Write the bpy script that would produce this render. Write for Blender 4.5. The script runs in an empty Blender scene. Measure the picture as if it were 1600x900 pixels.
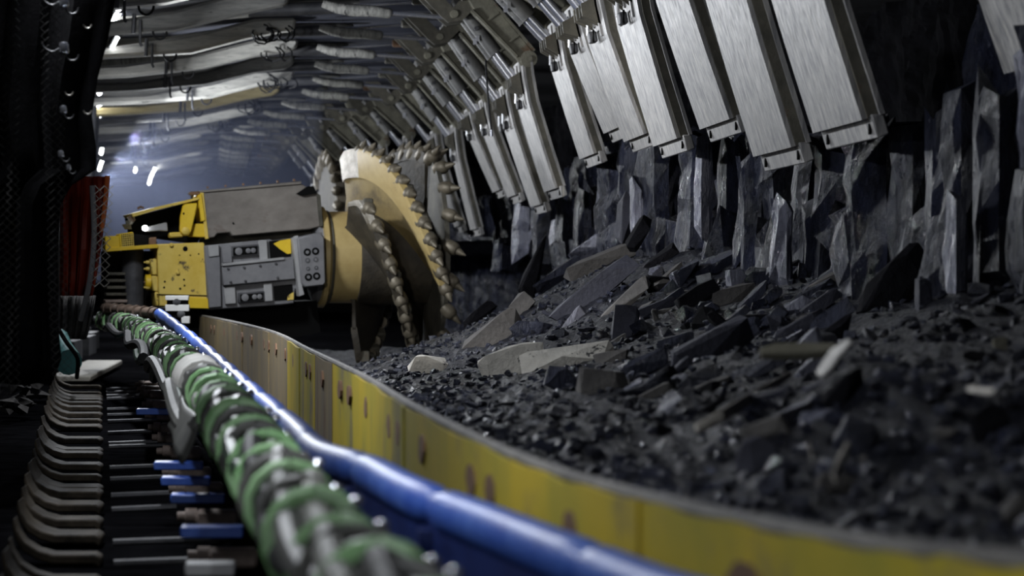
import bpy, bmesh, math, random
from mathutils import Vector, Matrix, noise
random.seed(7)
sc = bpy.context.scene
COL = sc.collection
PI = math.pi
R = math.radians

# ---------------------------------------------------------------- camera (shift lens, looks straight along the coal face)
F, CX, CY = 4200.0, 450.0, 430.0          # focal length and principal point in the 1600x900 frame; the eye is the origin
cam_d = bpy.data.cameras.new('camera')
cam = bpy.data.objects.new('camera', cam_d); COL.objects.link(cam)
cam.location = (0, 0, 0); cam.rotation_euler = (PI / 2, 0, 0)
cam_d.sensor_width = 36.0; cam_d.lens = F / 1600 * 36.0
cam_d.shift_x = (800 - CX) / 1600; cam_d.shift_y = -(450 - CY) / 1600
cam_d.clip_start = 0.1; cam_d.clip_end = 200
cam_d.dof.use_dof = True; cam_d.dof.focus_distance = 15.5; cam_d.dof.aperture_fstop = 3.9
sc.camera = cam

# ---------------------------------------------------------------- world, exposure
w = bpy.data.worlds.new('underground_dark'); sc.world = w; w.use_nodes = True
w.node_tree.nodes['Background'].inputs[0].default_value = (0.02, 0.022, 0.03, 1)
w.node_tree.nodes['Background'].inputs[1].default_value = 0.02
vs = sc.view_settings
vs.view_transform = 'Standard'; vs.look = 'None'; vs.gamma = 1.0; vs.use_curve_mapping = False
vs.exposure = 0.0
LAMP_W = 66.0                               # every tube lamp under the canopies
LAMP_COL = (0.90, 0.94, 1.0)


def area_light(loc, aim, wts, sx=1.1, sy=.10, col=LAMP_COL):
    l = bpy.data.lights.new('tube_and_fill_light', 'AREA'); l.shape = 'RECTANGLE'; l.size = sx; l.size_y = sy; l.energy = wts; l.color = col
    o = bpy.data.objects.new('tube_and_fill_light', l); COL.objects.link(o); o.location = loc
    x = Vector((0, 1, 0)); z = -Vector(aim).normalized(); x = (x - z * x.dot(z)).normalized(); y = z.cross(x)
    o.rotation_euler = Matrix((x, y, z)).transposed().to_euler()
    return o


def point_light(loc, wts, size=.12, col=LAMP_COL):
    l = bpy.data.lights.new('lamp_light', 'POINT'); l.energy = wts; l.shadow_soft_size = size; l.color = col
    o = bpy.data.objects.new('lamp_light', l); COL.objects.link(o); o.location = loc
    return o


# one tube lamp per second support, hung left of the canopies and throwing its light down and towards the face
for y in (10.8, 16.4, 21.6, 26.5, 31.5, 37, 43, 50):
    x = -.95 - .045 * max(0, y - 14) - .05 * max(0, y - 30)
    area_light((x, y, 1.62), (.86, -.08, -.52), 1.2 * LAMP_W * (.7 if y < 12 else 1.55), .7)
    if y > 16: point_light((x - .1, y + .8, 1.62), 7.0, .2)
point_light((-1.33, 31.5, .86), 70, .15)                       # lamp behind the machine
# added spot, out of view, that brightens the broken coal ahead
fl_ = bpy.data.lights.new('added_fill_spot', 'SPOT'); fl_.energy = 520; fl_.spot_size = R(48); fl_.spot_blend = .6; fl_.shadow_soft_size = .12; fl_.color = (1.0, .97, .93)
fo_ = bpy.data.objects.new('added_fill_spot', fl_); COL.objects.link(fo_); fo_.location = (-.95, 12.5, 1.5)
fo_.rotation_euler = Vector((2.65, 6.5, -1.85)).to_track_quat('-Z', 'Y').to_euler()
# added unseen fill lights near the camera that brighten plates, rail and hoses
area_light((-1.0, 2.0, .35), (.80, .30, -.40), 19, .5, .1)
area_light((-.52, 5.2, .42), (.85, .10, -.45), 9, .8, .1)
area_light((.05, 5.0, 1.75), (.10, .10, -1.0), 15, .8, .1)
area_light((-.85, 9.0, .55), (.85, .10, -.45), 15, .8, .1)


def P(px, py, d):
    return Vector(((px - CX) * d / F, d, (CY - py) * d / F))


# ---------------------------------------------------------------- materials
def new_mat(name):
    m = bpy.data.materials.new(name); m.use_nodes = True
    nt = m.node_tree
    return m, nt, nt.nodes['Principled BSDF']


def M(name, c1, c2=None, scale=4.0, stretch=(1, 1, 1), rough=0.6, rough2=None, metal=0.0, bump=0.0, bscale=20.0,
      c3=None, s3=2.0, t3=0.58, w3=0.06, spec=0.5, detail=6.0, coat=0.0, bdist=0.03):
    m, nt, b = new_mat(name)
    N, L = nt.nodes, nt.links
    tc = N.new('ShaderNodeTexCoord')
    mp = N.new('ShaderNodeMapping'); mp.inputs['Scale'].default_value = stretch
    L.new(tc.outputs['Object'], mp.inputs[0])
    nz = N.new('ShaderNodeTexNoise'); nz.inputs['Scale'].default_value = scale; nz.inputs['Detail'].default_value = detail
    nz.inputs['Roughness'].default_value = 0.65
    L.new(mp.outputs[0], nz.inputs['Vector'])
    rp = N.new('ShaderNodeValToRGB')
    rp.color_ramp.elements[0].position = 0.35; rp.color_ramp.elements[1].position = 0.65
    rp.color_ramp.elements[0].color = (*c1, 1); rp.color_ramp.elements[1].color = (*(c2 or c1), 1)
    L.new(nz.outputs['Fac'], rp.inputs[0])
    col = rp.outputs[0]
    if c3 is not None:
        n3 = N.new('ShaderNodeTexNoise'); n3.inputs['Scale'].default_value = s3; n3.inputs['Detail'].default_value = 8
        n3.inputs['Roughness'].default_value = 0.7
        L.new(mp.outputs[0], n3.inputs['Vector'])
        r3 = N.new('ShaderNodeValToRGB')
        r3.color_ramp.elements[0].position = t3; r3.color_ramp.elements[1].position = t3 + w3
        L.new(n3.outputs['Fac'], r3.inputs[0])
        mx = N.new('ShaderNodeMix'); mx.data_type = 'RGBA'
        L.new(r3.outputs[0], mx.inputs[0]); L.new(col, mx.inputs[6]); mx.inputs[7].default_value = (*c3, 1)
        col = mx.outputs[2]
    L.new(col, b.inputs['Base Color'])
    if rough2 is not None:
        mr = N.new('ShaderNodeMapRange'); mr.inputs[1].default_value = 0.38; mr.inputs[2].default_value = 0.62
        mr.inputs[3].default_value = rough; mr.inputs[4].default_value = rough2
        n4 = N.new('ShaderNodeTexNoise'); n4.inputs['Scale'].default_value = scale * 2.3; n4.inputs['Detail'].default_value = 4
        L.new(mp.outputs[0], n4.inputs['Vector']); L.new(n4.outputs['Fac'], mr.inputs[0])
        L.new(mr.outputs[0], b.inputs['Roughness'])
    else:
        b.inputs['Roughness'].default_value = rough
    b.inputs['Metallic'].default_value = metal
    b.inputs['Specular IOR Level'].default_value = spec
    b.inputs['Coat Weight'].default_value = coat
    if bump > 0:
        nb = N.new('ShaderNodeTexNoise'); nb.inputs['Scale'].default_value = bscale; nb.inputs['Detail'].default_value = 7
        nb.inputs['Roughness'].default_value = 0.7
        L.new(mp.outputs[0], nb.inputs['Vector'])
        bp = N.new('ShaderNodeBump'); bp.inputs['Strength'].default_value = bump; bp.inputs['Distance'].default_value = bdist
        L.new(nb.outputs['Fac'], bp.inputs['Height']); L.new(bp.outputs[0], b.inputs['Normal'])
    return m


def emit(name, col, s):
    m, nt, b = new_mat(name)
    b.inputs['Base Color'].default_value = (*col, 1)
    b.inputs['Emission Color'].default_value = (*col, 1); b.inputs['Emission Strength'].default_value = s
    return m


coal = M('coal', (0.005, 0.0058, 0.011), (0.028, 0.032, 0.056), 7, (1, 1, 0.45), 0.22, 0.5, bump=0.9, bscale=30, spec=0.34, c3=(0.13, 0.14, 0.185), s3=5, t3=0.63, w3=0.06)  # pale specks put glints into the coal's colour
coal_wall = M('coal_wall', (0.0045, 0.0052, 0.010), (0.040, 0.045, 0.078), 6, (1.3, 1.3, 0.6), 0.22, 0.55, bump=1.0, bscale=34,
              c3=(0.13, 0.138, 0.185), s3=17, t3=0.62, w3=0.06, spec=0.32, bdist=.07)  # bright specks in the colour stand in for sparkle on the face
coal_shiny = M('coal_shiny', (0.035, 0.038, 0.058), (0.17, 0.175, 0.23), 9, (1, 1, 0.4), 0.16, 0.45, bump=0.8, bscale=22, spec=0.8)
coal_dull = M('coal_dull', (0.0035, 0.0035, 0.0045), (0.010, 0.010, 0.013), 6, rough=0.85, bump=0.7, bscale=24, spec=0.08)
fines = M('coal_fines', (0.0022, 0.0025, 0.0048), (0.0115, 0.013, 0.023), 14, rough=0.26, rough2=0.6, bump=0.9, bscale=60, spec=0.22)
dark_floor = M('dark_floor', (0.003, 0.003, 0.0035), (0.007, 0.007, 0.008), 5, rough=1.0, bump=0.3, spec=0.0)
shale = M('grey_shale', (0.055, 0.052, 0.052), (0.125, 0.118, 0.112), 4, (1, 1, 1), 0.75, spec=0.2, bump=0.5, bscale=30, c3=(0.03, 0.03, 0.035), s3=6, t3=0.62)
shale_dark = M('dark_shale', (0.015, 0.0155, 0.023), (0.042, 0.043, 0.058), 4, (1, 1, 1), 0.55, 0.75, bump=0.5, bscale=26, spec=0.22)
pale = M('pale_stone', (0.42, 0.40, 0.36), (0.68, 0.65, 0.58), 6, rough=0.85, bump=0.6, bscale=28, c3=(0.06, 0.06, 0.06), s3=14, t3=0.60, w3=0.03)
olive_stone = M('olive_stone', (0.10, 0.095, 0.07), (0.18, 0.17, 0.13), 6, rough=0.85, bump=0.4, bscale=30)
white_wood = M('white_strip', (0.5, 0.49, 0.47), (0.75, 0.73, 0.7), 20, rough=0.7, bump=0.2)
dust_wood = M('dusty_wood', (0.30, 0.28, 0.25), (0.5, 0.47, 0.42), 16, rough=0.8, bump=0.3)

plate_grey = M('scoured_steel', (0.17, 0.17, 0.175), (0.43, 0.415, 0.395), 5, (5, 5, 0.45), 0.42, 0.6, metal=0.25, bump=0.12, bscale=14,
               c3=(0.56, 0.53, 0.45), s3=4.5, t3=0.60, w3=0.12)
olive = M('olive_steel', (0.11, 0.105, 0.08), (0.22, 0.21, 0.16), 5, rough=0.6, metal=0.2, bump=0.25, bscale=30, c3=(0.12, 0.07, 0.04), s3=3, t3=0.60)
olive_dark = M('olive_dark_steel', (0.050, 0.048, 0.038), (0.115, 0.105, 0.08), 5, rough=0.65, metal=0.2, bump=0.25, bscale=30, c3=(0.09, 0.05, 0.03), s3=3, t3=0.62)
steel_dark = M('dark_steel', (0.045, 0.046, 0.052), (0.10, 0.10, 0.105), 6, rough=0.55, metal=0.3, bump=0.2, bscale=30)
cyl_mat = M('cylinder_grey', (0.055, 0.055, 0.056), (0.11, 0.108, 0.10), 8, rough=0.55, metal=0.3, bump=0.2, bscale=40)
chrome = M('chrome', (0.82, 0.84, 0.92), rough=0.22, metal=0.88)
chrome_dull = M('worn_chrome', (0.55, 0.56, 0.58), rough=0.42, metal=0.9)
canopy_mat = M('canopy_steel', (0.022, 0.025, 0.040), (0.060, 0.065, 0.090), 3, (0.5, 3, 3), 0.7, metal=0.1, bump=0.2, bscale=10)
pad_mat = M('dusty_pad', (0.34, 0.335, 0.31), (0.60, 0.585, 0.53), 5, (0.6, 4, 4), 0.8, bump=0.35, bscale=12, c3=(0.09, 0.09, 0.085), s3=5, t3=0.60, w3=0.08)
pad_dark = M('grimy_pad', (0.12, 0.12, 0.115), (0.24, 0.235, 0.215), 5, (0.6, 4, 4), 0.8, bump=0.35, bscale=12, c3=(0.06, 0.06, 0.055), s3=5, t3=0.58, w3=0.08)
pad_yellow = M('yellowed_pad', (0.36, 0.29, 0.13), (0.50, 0.42, 0.22), 5, (0.6, 4, 4), 0.8, bump=0.3, bscale=12, c3=(0.10, 0.085, 0.05), s3=5, t3=0.60, w3=0.08)
sleeve_mat = M('frayed_sleeve', (0.20, 0.20, 0.185), (0.50, 0.49, 0.45), 9, (3.0, 1, 1), 0.85, bump=0.6, bscale=20, c3=(0.06, 0.06, 0.06), s3=8, t3=0.58)
sleeve_dark = M('grimy_sleeve', (0.10, 0.10, 0.09), (0.24, 0.235, 0.21), 9, (3.0, 1, 1), 0.85, bump=0.6, bscale=20, c3=(0.04, 0.04, 0.04), s3=8, t3=0.58)
rust = M('rusty_steel', (0.11, 0.06, 0.03), (0.20, 0.11, 0.06), 6, rough=0.8, bump=0.3)
black_rub = M('black_rubber', (0.006, 0.006, 0.007), (0.014, 0.014, 0.015), 8, rough=0.6, bump=0.2, spec=0.3)
darkness_mat = M('darkness_sheet', (0.002, 0.002, 0.0022), (0.004, 0.004, 0.0045), 8, rough=0.9, bump=0.3, spec=0.03)
net_mat = M('net_wire', (0.008, 0.008, 0.008), (0.03, 0.028, 0.025), 8, rough=0.45, metal=0.4)
net_pale = M('net_wire_pale', (0.14, 0.13, 0.115), (0.28, 0.26, 0.23), 8, rough=0.5, metal=0.3)
red_sheet = M('red_plastic', (0.15, 0.012, 0.007), (0.30, 0.035, 0.012), 5, (3, 3, 0.5), 0.45, bump=0.2, bscale=8)
orange_m = M('orange_plastic', (0.55, 0.11, 0.025), (0.65, 0.17, 0.04), 5, rough=0.5)
ochre = M('ochre_paint', (0.40, 0.29, 0.11), (0.52, 0.40, 0.175), 3, rough=0.5, metal=0.0, bump=0.08, bscale=30, c3=(0.26, 0.19, 0.09), s3=2.5, t3=0.6, w3=0.15)
ochre_shaded = M('shaded_ochre', (0.22, 0.16, 0.065), (0.33, 0.25, 0.105), 3, rough=0.55, bump=0.1, bscale=30, c3=(0.10, 0.075, 0.04), s3=1.6, t3=0.55, w3=0.15)  # darker copy of the ochre, shade of the vane recess in its colour
shade_grime = M('shaded_caked_steel', (0.030, 0.026, 0.020), (0.075, 0.062, 0.042), 4, rough=0.65, bump=0.4, bscale=20, c3=(0.13, 0.10, 0.05), s3=3, t3=0.66)  # caked steel darkened to put the drum's shade into its colour
worn = M('worn_steel', (0.30, 0.27, 0.22), (0.52, 0.49, 0.43), 10, (1, 1, 1), 0.4, metal=0.35, bump=0.5, bscale=60)
pick_mat = M('pick_steel', (0.085, 0.072, 0.05), (0.19, 0.165, 0.12), 10, rough=0.5, metal=0.35, bump=0.2)
yellow = M('yellow_paint', (0.62, 0.40, 0.012), (0.72, 0.50, 0.02), 4, rough=0.5, bump=0.1, c3=(0.05, 0.04, 0.03), s3=7, t3=0.63, w3=0.03)
yellow_dust = M('dusty_yellow', (0.58, 0.40, 0.05), (0.70, 0.53, 0.12), 3, rough=0.6, bump=0.1, c3=(0.10, 0.07, 0.03), s3=7, t3=0.60, w3=0.04)
grey_mach = M('machine_grey', (0.135, 0.135, 0.145), (0.20, 0.20, 0.205), 4, rough=0.55, metal=0.1, bump=0.15, bscale=30)
grey_pale = M('machine_pale', (0.26, 0.26, 0.26), (0.34, 0.34, 0.34), 4, rough=0.55, metal=0.1)
cowl_mat = M('cowl_steel', (0.13, 0.115, 0.10), (0.225, 0.205, 0.18), 2.2, (1, 1, 1.6), 0.6, metal=0.1, bump=0.15, bscale=20, c3=(0.11, 0.075, 0.06), s3=2, t3=0.58, w3=0.1)
hole_black = M('hole_black', (0.004, 0.004, 0.004), rough=0.9, spec=0.1)  # near-black that stands for the shade inside holes, gaps and hollows
blue = M('blue_paint', (0.03, 0.085, 0.42), (0.08, 0.17, 0.56), 5, rough=0.42, bump=0.08, c3=(0.02, 0.04, 0.16), s3=6, t3=0.64)
blue_dark = M('navy_paint', (0.006, 0.014, 0.085), (0.012, 0.03, 0.15), 5, rough=0.5)
brown_rail = M('brown_rail', (0.11, 0.075, 0.055), (0.17, 0.12, 0.09), 5, rough=0.7)
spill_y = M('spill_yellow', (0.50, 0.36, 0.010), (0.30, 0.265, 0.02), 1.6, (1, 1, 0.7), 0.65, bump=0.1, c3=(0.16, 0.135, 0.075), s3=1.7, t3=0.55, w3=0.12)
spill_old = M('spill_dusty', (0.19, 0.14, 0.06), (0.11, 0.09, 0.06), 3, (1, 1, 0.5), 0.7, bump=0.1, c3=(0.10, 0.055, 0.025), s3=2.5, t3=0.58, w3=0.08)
lip_mat = M('dusty_lip', (0.10, 0.095, 0.09), (0.19, 0.18, 0.165), 6, rough=0.7)
hose_green = M('green_hose', (0.012, 0.028, 0.016), (0.03, 0.06, 0.034), 8, rough=0.45)
hose_dusty = M('dusty_hose', (0.10, 0.105, 0.09), (0.2, 0.2, 0.18), 8, rough=0.6)
hose_grey = M('grey_hose', (0.045, 0.045, 0.043), (0.10, 0.10, 0.09), 8, rough=0.5)
strap_g = M('green_strap', (0.17, 0.36, 0.14), (0.32, 0.52, 0.27), 12, rough=0.45)
white_wrap = M('white_wrap', (0.55, 0.54, 0.50), (0.72, 0.70, 0.66), 12, rough=0.7, bump=0.3)
white_paint = M('white_paint', (0.62, 0.62, 0.60), (0.72, 0.72, 0.70), 5, rough=0.55)
walk_mat = M('walkway_steel', (0.018, 0.014, 0.010), (0.075, 0.060, 0.042), 7, rough=0.7, metal=0.0, spec=0.2, bump=0.3, bscale=25)
pink_steel = M('pinkish_steel', (0.17, 0.13, 0.11), (0.30, 0.235, 0.20), 7, rough=0.6, bump=0.3)
pale_deck = M('pale_deck', (0.30, 0.28, 0.24), (0.42, 0.40, 0.35), 5, rough=0.7, bump=0.15)
teal = M('teal_paint', (0.06, 0.20, 0.20), (0.10, 0.28, 0.27), 5, rough=0.5)
rock_mat = M('roof_rock', (0.010, 0.010, 0.012), (0.025, 0.025, 0.03), 3, rough=0.8, bump=0.6, bscale=6)
lamp_glow = emit('lamp_glow', (0.93, 0.96, 1.0), 16.0)


# ---------------------------------------------------------------- mesh building
class MB:
    def __init__(s, xf=None):
        s.v, s.f, s.xf = [], [], xf

    def add(s, verts, faces):
        o = len(s.v)
        s.v += [Vector(a) for a in verts]
        s.f += [tuple(o + i for i in f) for f in faces]
        return s

    def box(s, c, size, rot=None):
        hx, hy, hz = (a / 2 for a in size)
        vs_ = [Vector((x, y, z)) for x in (-hx, hx) for y in (-hy, hy) for z in (-hz, hz)]
        if rot is not None:
            vs_ = [rot @ a for a in vs_]
        c = Vector(c)
        return s.add([c + a for a in vs_], [(0, 1, 3, 2), (4, 6, 7, 5), (0, 4, 5, 1), (2, 3, 7, 6), (0, 2, 6, 4), (1, 5, 7, 3)])

    def prism(s, pts, y0, y1):
        """(x, z) polygon pulled along y"""
        n = len(pts)
        vs_ = [Vector((x, y0, z)) for x, z in pts] + [Vector((x, y1, z)) for x, z in pts]
        fs = [tuple(range(n)), tuple(range(2 * n - 1, n - 1, -1))]
        fs += [(i, n + i, n + (i + 1) % n, (i + 1) % n) for i in range(n)]
        return s.add(vs_, fs)

    def tube(s, path, r, n=10, cap=True):
        path = [Vector(p) for p in path]
        rs = r if isinstance(r, (list, tuple)) else [r] * len(path)
        o = len(s.v); up = None
        for i, p in enumerate(path):
            t = (path[min(i + 1, len(path) - 1)] - path[max(i - 1, 0)]).normalized()
            if up is None:
                up = Vector((0, 0, 1)) if abs(t.z) < 0.9 else Vector((1, 0, 0))
            a = up - t * up.dot(t); a.normalize(); up = a
            b = t.cross(a)
            for k in range(n):
                q = 2 * PI * k / n
                s.v.append(p + (a * math.cos(q) + b * math.sin(q)) * rs[i])
        for i in range(len(path) - 1):
            for k in range(n):
                a_, b_ = o + i * n + k, o + i * n + (k + 1) % n
                s.f.append((a_, b_, b_ + n, a_ + n))
        if cap:
            s.f.append(tuple(o + k for k in range(n))[::-1])
            e = o + (len(path) - 1) * n
            s.f.append(tuple(e + k for k in range(n)))
        return s

    def lathe(s, o, axis, prof, n=16):
        """prof: (distance along axis, radius)"""
        ax = Vector(axis).normalized(); o = Vector(o)
        return s.tube_axis(o, ax, prof, n)

    def tube_axis(s, o, ax, prof, n):
        up = Vector((0, 0, 1)) if abs(ax.z) < 0.9 else Vector((1, 0, 0))
        a = (up - ax * up.dot(ax)).normalized(); b = ax.cross(a)
        base = len(s.v)
        for h, r in prof:
            for k in range(n):
                q = 2 * PI * k / n
                s.v.append(o + ax * h + (a * math.cos(q) + b * math.sin(q)) * max(r, 1e-4))
        for i in range(len(prof) - 1):
            for k in range(n):
                x_, y_ = base + i * n + k, base + i * n + (k + 1) % n
                s.f.append((x_, y_, y_ + n, x_ + n))
        s.f.append(tuple(base + k for k in range(n))[::-1])
        e = base + (len(prof) - 1) * n
        s.f.append(tuple(e + k for k in range(n)))
        return s

    def hull(s, pts):
        bm = bmesh.new()
        for p in pts:
            bm.verts.new(p)
        bmesh.ops.convex_hull(bm, input=bm.verts)
        bm.verts.ensure_lookup_table()
        used = [v for v in bm.verts if v.link_faces]
        ix = {v: i for i, v in enumerate(used)}
        s.add([v.co.copy() for v in used], [tuple(ix[v] for v in f.verts) for f in bm.faces])
        bm.free()
        return s

    def mesh(s, name, mat, inv=None, smooth=True, bevel=0.0):
        me = bpy.data.meshes.new(name)
        T = Matrix.Identity(4)
        if s.xf is not None: T = s.xf
        if inv is not None: T = inv @ T
        me.from_pydata([T @ a for a in s.v], [], s.f)
        bm = bmesh.new(); bm.from_mesh(me)
        bmesh.ops.recalc_face_normals(bm, faces=bm.faces)
        if bevel > 0:
            es = [e for e in bm.edges if len(e.link_faces) == 2 and e.calc_face_angle(0) > 0.6]
            bmesh.ops.bevel(bm, geom=es, offset=bevel, segments=1, affect='EDGES', clamp_overlap=True)
        bm.to_mesh(me); bm.free()
        me.materials.append(mat)
        if smooth:
            me.shade_smooth(); me.set_sharp_from_angle(angle=R(38))
        return me

    def build(s, name, mat, parent=None, smooth=True, bevel=0.0):
        inv = INV.get(parent.name) if parent is not None else None
        me = s.mesh(name, mat, inv, smooth, bevel)
        o = bpy.data.objects.new(name, me); COL.objects.link(o)
        if parent is not None:
            o.parent = parent
            INV[o.name] = INV.get(parent.name)
        return o


INV = {}


def tag(o, label=None, cat=None, group=None, kind=None):
    if label: o['label'] = label
    if cat: o['category'] = cat
    if group: o['group'] = group
    if kind: o['kind'] = kind
    return o


def thing(name, loc, label, cat, group=None, rz=0.0):
    o = bpy.data.objects.new(name, None); COL.objects.link(o)
    o.location = loc; o.rotation_euler = (0, 0, rz); o.empty_display_size = 0.1
    INV[o.name] = (Matrix.Translation(Vector(loc)) @ Matrix.Rotation(rz, 4, 'Z')).inverted()
    return tag(o, label, cat, group)


def catmull(pts, n=8):
    pts = [Vector(p) for p in pts]; out = []
    for i in range(len(pts) - 1):
        p0, p1, p2, p3 = pts[max(i - 1, 0)], pts[i], pts[i + 1], pts[min(i + 2, len(pts) - 1)]
        for k in range(n):
            t = k / n
            out.append(0.5 * (2 * p1 + (p2 - p0) * t + (2 * p0 - 5 * p1 + 4 * p2 - p3) * t * t + (3 * p1 - p0 - 3 * p2 + p3) * t ** 3))
    out.append(pts[-1]); return out


def interp(tab, y):
    if y <= tab[0][0]: return tab[0][1]
    for (a, va), (b, vb) in zip(tab, tab[1:]):
        if y <= b: return va + (vb - va) * (y - a) / (b - a)
    return tab[-1][1]


def sm(t):
    t = max(0.0, min(1.0, t)); return t * t * (3 - 2 * t)


FLOOR = -0.95
ROOF = 2.75

# ---------------------------------------------------------------- the setting
tag(MB().box((.5, 32, FLOOR - 0.1), (15, 74, 0.2)).build('floor', dark_floor), kind='structure')
tag(MB().box((.5, 32, ROOF + 0.25), (15, 74, 0.5)).build('ceiling', rock_mat), kind='structure')
tag(MB().box((-6.4, 32, 0.9), (0.4, 74, 3.7)).build('wall_left', rock_mat), kind='structure')
tag(MB().box((.5, 69, 0.9), (15, 0.4, 3.7)).build('wall_back', rock_mat), kind='structure')


def wall_x(y, z):
    """the coal face: broken columns below, a spalled hollow above"""
    top = interp([(8, 1.5), (10.7, 1.15), (11.5, 0.70), (14.0, 0.66), (16, 0.86), (19, 0.98), (24, 1.15), (34, 1.0)], y)
    x = 2.86
    x += 0.20 * noise.noise(Vector((y * 1.3, 0.0, z * 0.35))) + 0.13 * noise.noise(Vector((y * 3.3, 5.0, z * 1.0))) + 0.07 * noise.noise(Vector((y * 8, 3.0, z * 3))) + .03 * noise.noise(Vector((y * 22, 7, z * 9)))
    x += 3.3 * sm((z - top - 0.1 * noise.noise(Vector((y * 2, 1, 0)))) / 0.10)  # hollow deepened so that it stays dark
    x += 1.5 * sm((y - 21.5) / 2.5) * (1 - sm((z - .25) / .2))
    x -= 1.0 * sm((y - 30) / 14) * 1.9
    return x


vs_, fs_ = [], []
NY, NZ = 520, 84
for i in range(NY + 1):
    y = 6.0 + 44.0 * (i / NY) ** 1.15
    for j in range(NZ + 1):
        z = FLOOR - 0.05 + (ROOF + 0.1 - FLOOR) * j / NZ
        vs_.append((wall_x(y, z), y, z))
for i in range(NY):
    for j in range(NZ):
        a = i * (NZ + 1) + j
        fs_.append((a, a + 1, a + NZ + 2, a + NZ + 1))
wall = tag(MB().add(vs_, fs_).build('wall_right', coal_wall, smooth=False), kind='structure')
wall.data.materials.append(coal_dull)                 # near-black colour puts the shade of the upper hollow into its faces
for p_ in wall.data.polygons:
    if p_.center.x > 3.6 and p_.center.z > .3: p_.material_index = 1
INV['wall_right'] = Matrix.Identity(4)
tag(MB().box((7.6, 32, 0.9), (0.3, 74, 3.7)).build('wall_right_rock', rock_mat), kind='structure')


def coal_slab(cx, cy, z0, z1, wx, wy, lean=(0, 0), mat=coal_wall, parent=wall, name='coal_slab', taper=0.92):
    rnd = random.Random(int((cx * 91 + cy * 733 + z0 * 57) * 100))
    n = 9
    rings = []
    a0 = rnd.uniform(0, 6)
    ang = [a0 + 2 * PI * k / n + rnd.uniform(-.3, .3) for k in range(n)]
    rad = [rnd.uniform(.85, 1.08) / max(abs(math.cos(q - .5)), abs(math.sin(q - .5))) ** .8 for q in ang]
    L = max(2, int((z1 - z0) / 0.14) + 1)
    for l in range(L + 1):
        t = l / L
        s_ = 1 - (1 - taper) * t * rnd.uniform(.6, 1.2)
        ring = []
        for k in range(n):
            jz = rnd.uniform(-.09, .09) if l in (0, L) else rnd.uniform(-.04, .04)
            j = rnd.uniform(.80, 1.14)
            ring.append(Vector((cx + lean[0] * t + math.cos(ang[k]) * rad[k] * wx * .5 * s_ * j,
                                cy + lean[1] * t + math.sin(ang[k]) * rad[k] * wy * .5 * s_ * j, z0 + (z1 - z0) * t + jz)))
        rings.append(ring)
    v = [q for r_ in rings for q in r_]
    f = [tuple(range(n))[::-1], tuple(L * n + k for k in range(n))]
    for l in range(L):
        for k in range(n):
            a, b = l * n + k, l * n + (k + 1) % n
            f.append((a, b, b + n)); f.append((a, b + n, a + n))
    return MB().add(v, f).build(name, mat, parent, smooth=False)


# columns read off the photograph: (left, right, top, bottom) in pixels, standing on the face
for (x0, x1, t_, b_, mt, ln) in [
        (1060, 1122, 212, 465, coal_wall, .02), (1008, 1062, 230, 410, coal_wall, -.02), (936, 1000, 250, 405, coal_wall, .03),
        (866, 900, 315, 430, coal_wall, .02), (898, 930, 305, 425, coal_wall, 0), (1122, 1160, 225, 415, coal_wall, .03),
        (1160, 1215, 235, 410, coal_wall, -.02), (1228, 1275, 228, 405, coal_wall, .06), (1262, 1300, 240, 400, coal_wall, .06),
        (1296, 1345, 250, 440, coal_wall, .02), (1340, 1405, 205, 480, coal_wall, 0), (1400, 1460, 215, 470, coal_wall, 0),
        (1330, 1390, 205, 320, coal_wall, 0), (1480, 1530, 150, 400, coal_wall, 0), (1525, 1582, 130, 385, coal_wall, 0),
        (1450, 1490, 190, 420, coal_wall, .0), (1212, 1238, 310, 395, coal_shiny, .0), (985, 1010, 285, 345, coal_shiny, 0),
        (800, 835, 305, 385, coal_shiny, .03), (775, 805, 320, 400, coal_wall, .03), (835, 868, 310, 400, coal_wall, 0),
        (1480, 1508, 330, 400, coal_shiny, .0), (1090, 1112, 220, 330, coal_shiny, 0), (965, 1010, 210, 300, coal_wall, 0)]:
    c = (x0 + x1) / 2
    d = (2.66 if mt is coal_wall else 2.5) * F / (c - CX)
    wx = (x1 - x0) * d / F
    coal_slab((c - CX) * d / F, d, (CY - b_) * d / F - .12, (CY - t_) * d / F, wx * 1.15, wx * 1.7, (ln, 0), mt)
rnd = random.Random(5)
for k in range(58):
    y = 8.4 + 18.5 * k / 58 + rnd.uniform(-.1, .1)
    top = interp([(8, 1.3), (10.6, 1.05), (11.4, 0.60), (14.0, 0.58), (16, 0.76), (19, 0.88), (24, 1.0)], y)
    z0 = rnd.choice([-.6, -.5, -.2, .1, .3]); z1 = min(top - rnd.uniform(0, .5), z0 + rnd.uniform(.25, .9))
    if z1 - z0 < .25: continue
    coal_slab(2.80 + rnd.uniform(-.09, .08), y, z0, z1, rnd.uniform(.2, .5), rnd.uniform(.25, .7), (rnd.uniform(-.05, .06), rnd.uniform(-.05, .05)),
              coal_shiny if k % 13 == 5 else coal_wall)

hz = bpy.data.materials.new('dust_haze'); hz.use_nodes = True
nt = hz.node_tree; nt.nodes.clear()
out = nt.nodes.new('ShaderNodeOutputMaterial'); vsn = nt.nodes.new('ShaderNodeVolumeScatter')
vsn.inputs['Color'].default_value = (.55, .63, .95, 1); vsn.inputs['Density'].default_value = .0075; vsn.inputs['Anisotropy'].default_value = .25
nt.links.new(vsn.outputs[0], out.inputs['Volume'])
tag(MB().box((-2.65, 47.5, 1.25), (6.1, 35, 2.7)).build('dust_haze', hz), 'thin bluish dust haze filling the tunnel behind the machine', 'haze', None, 'stuff')

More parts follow.
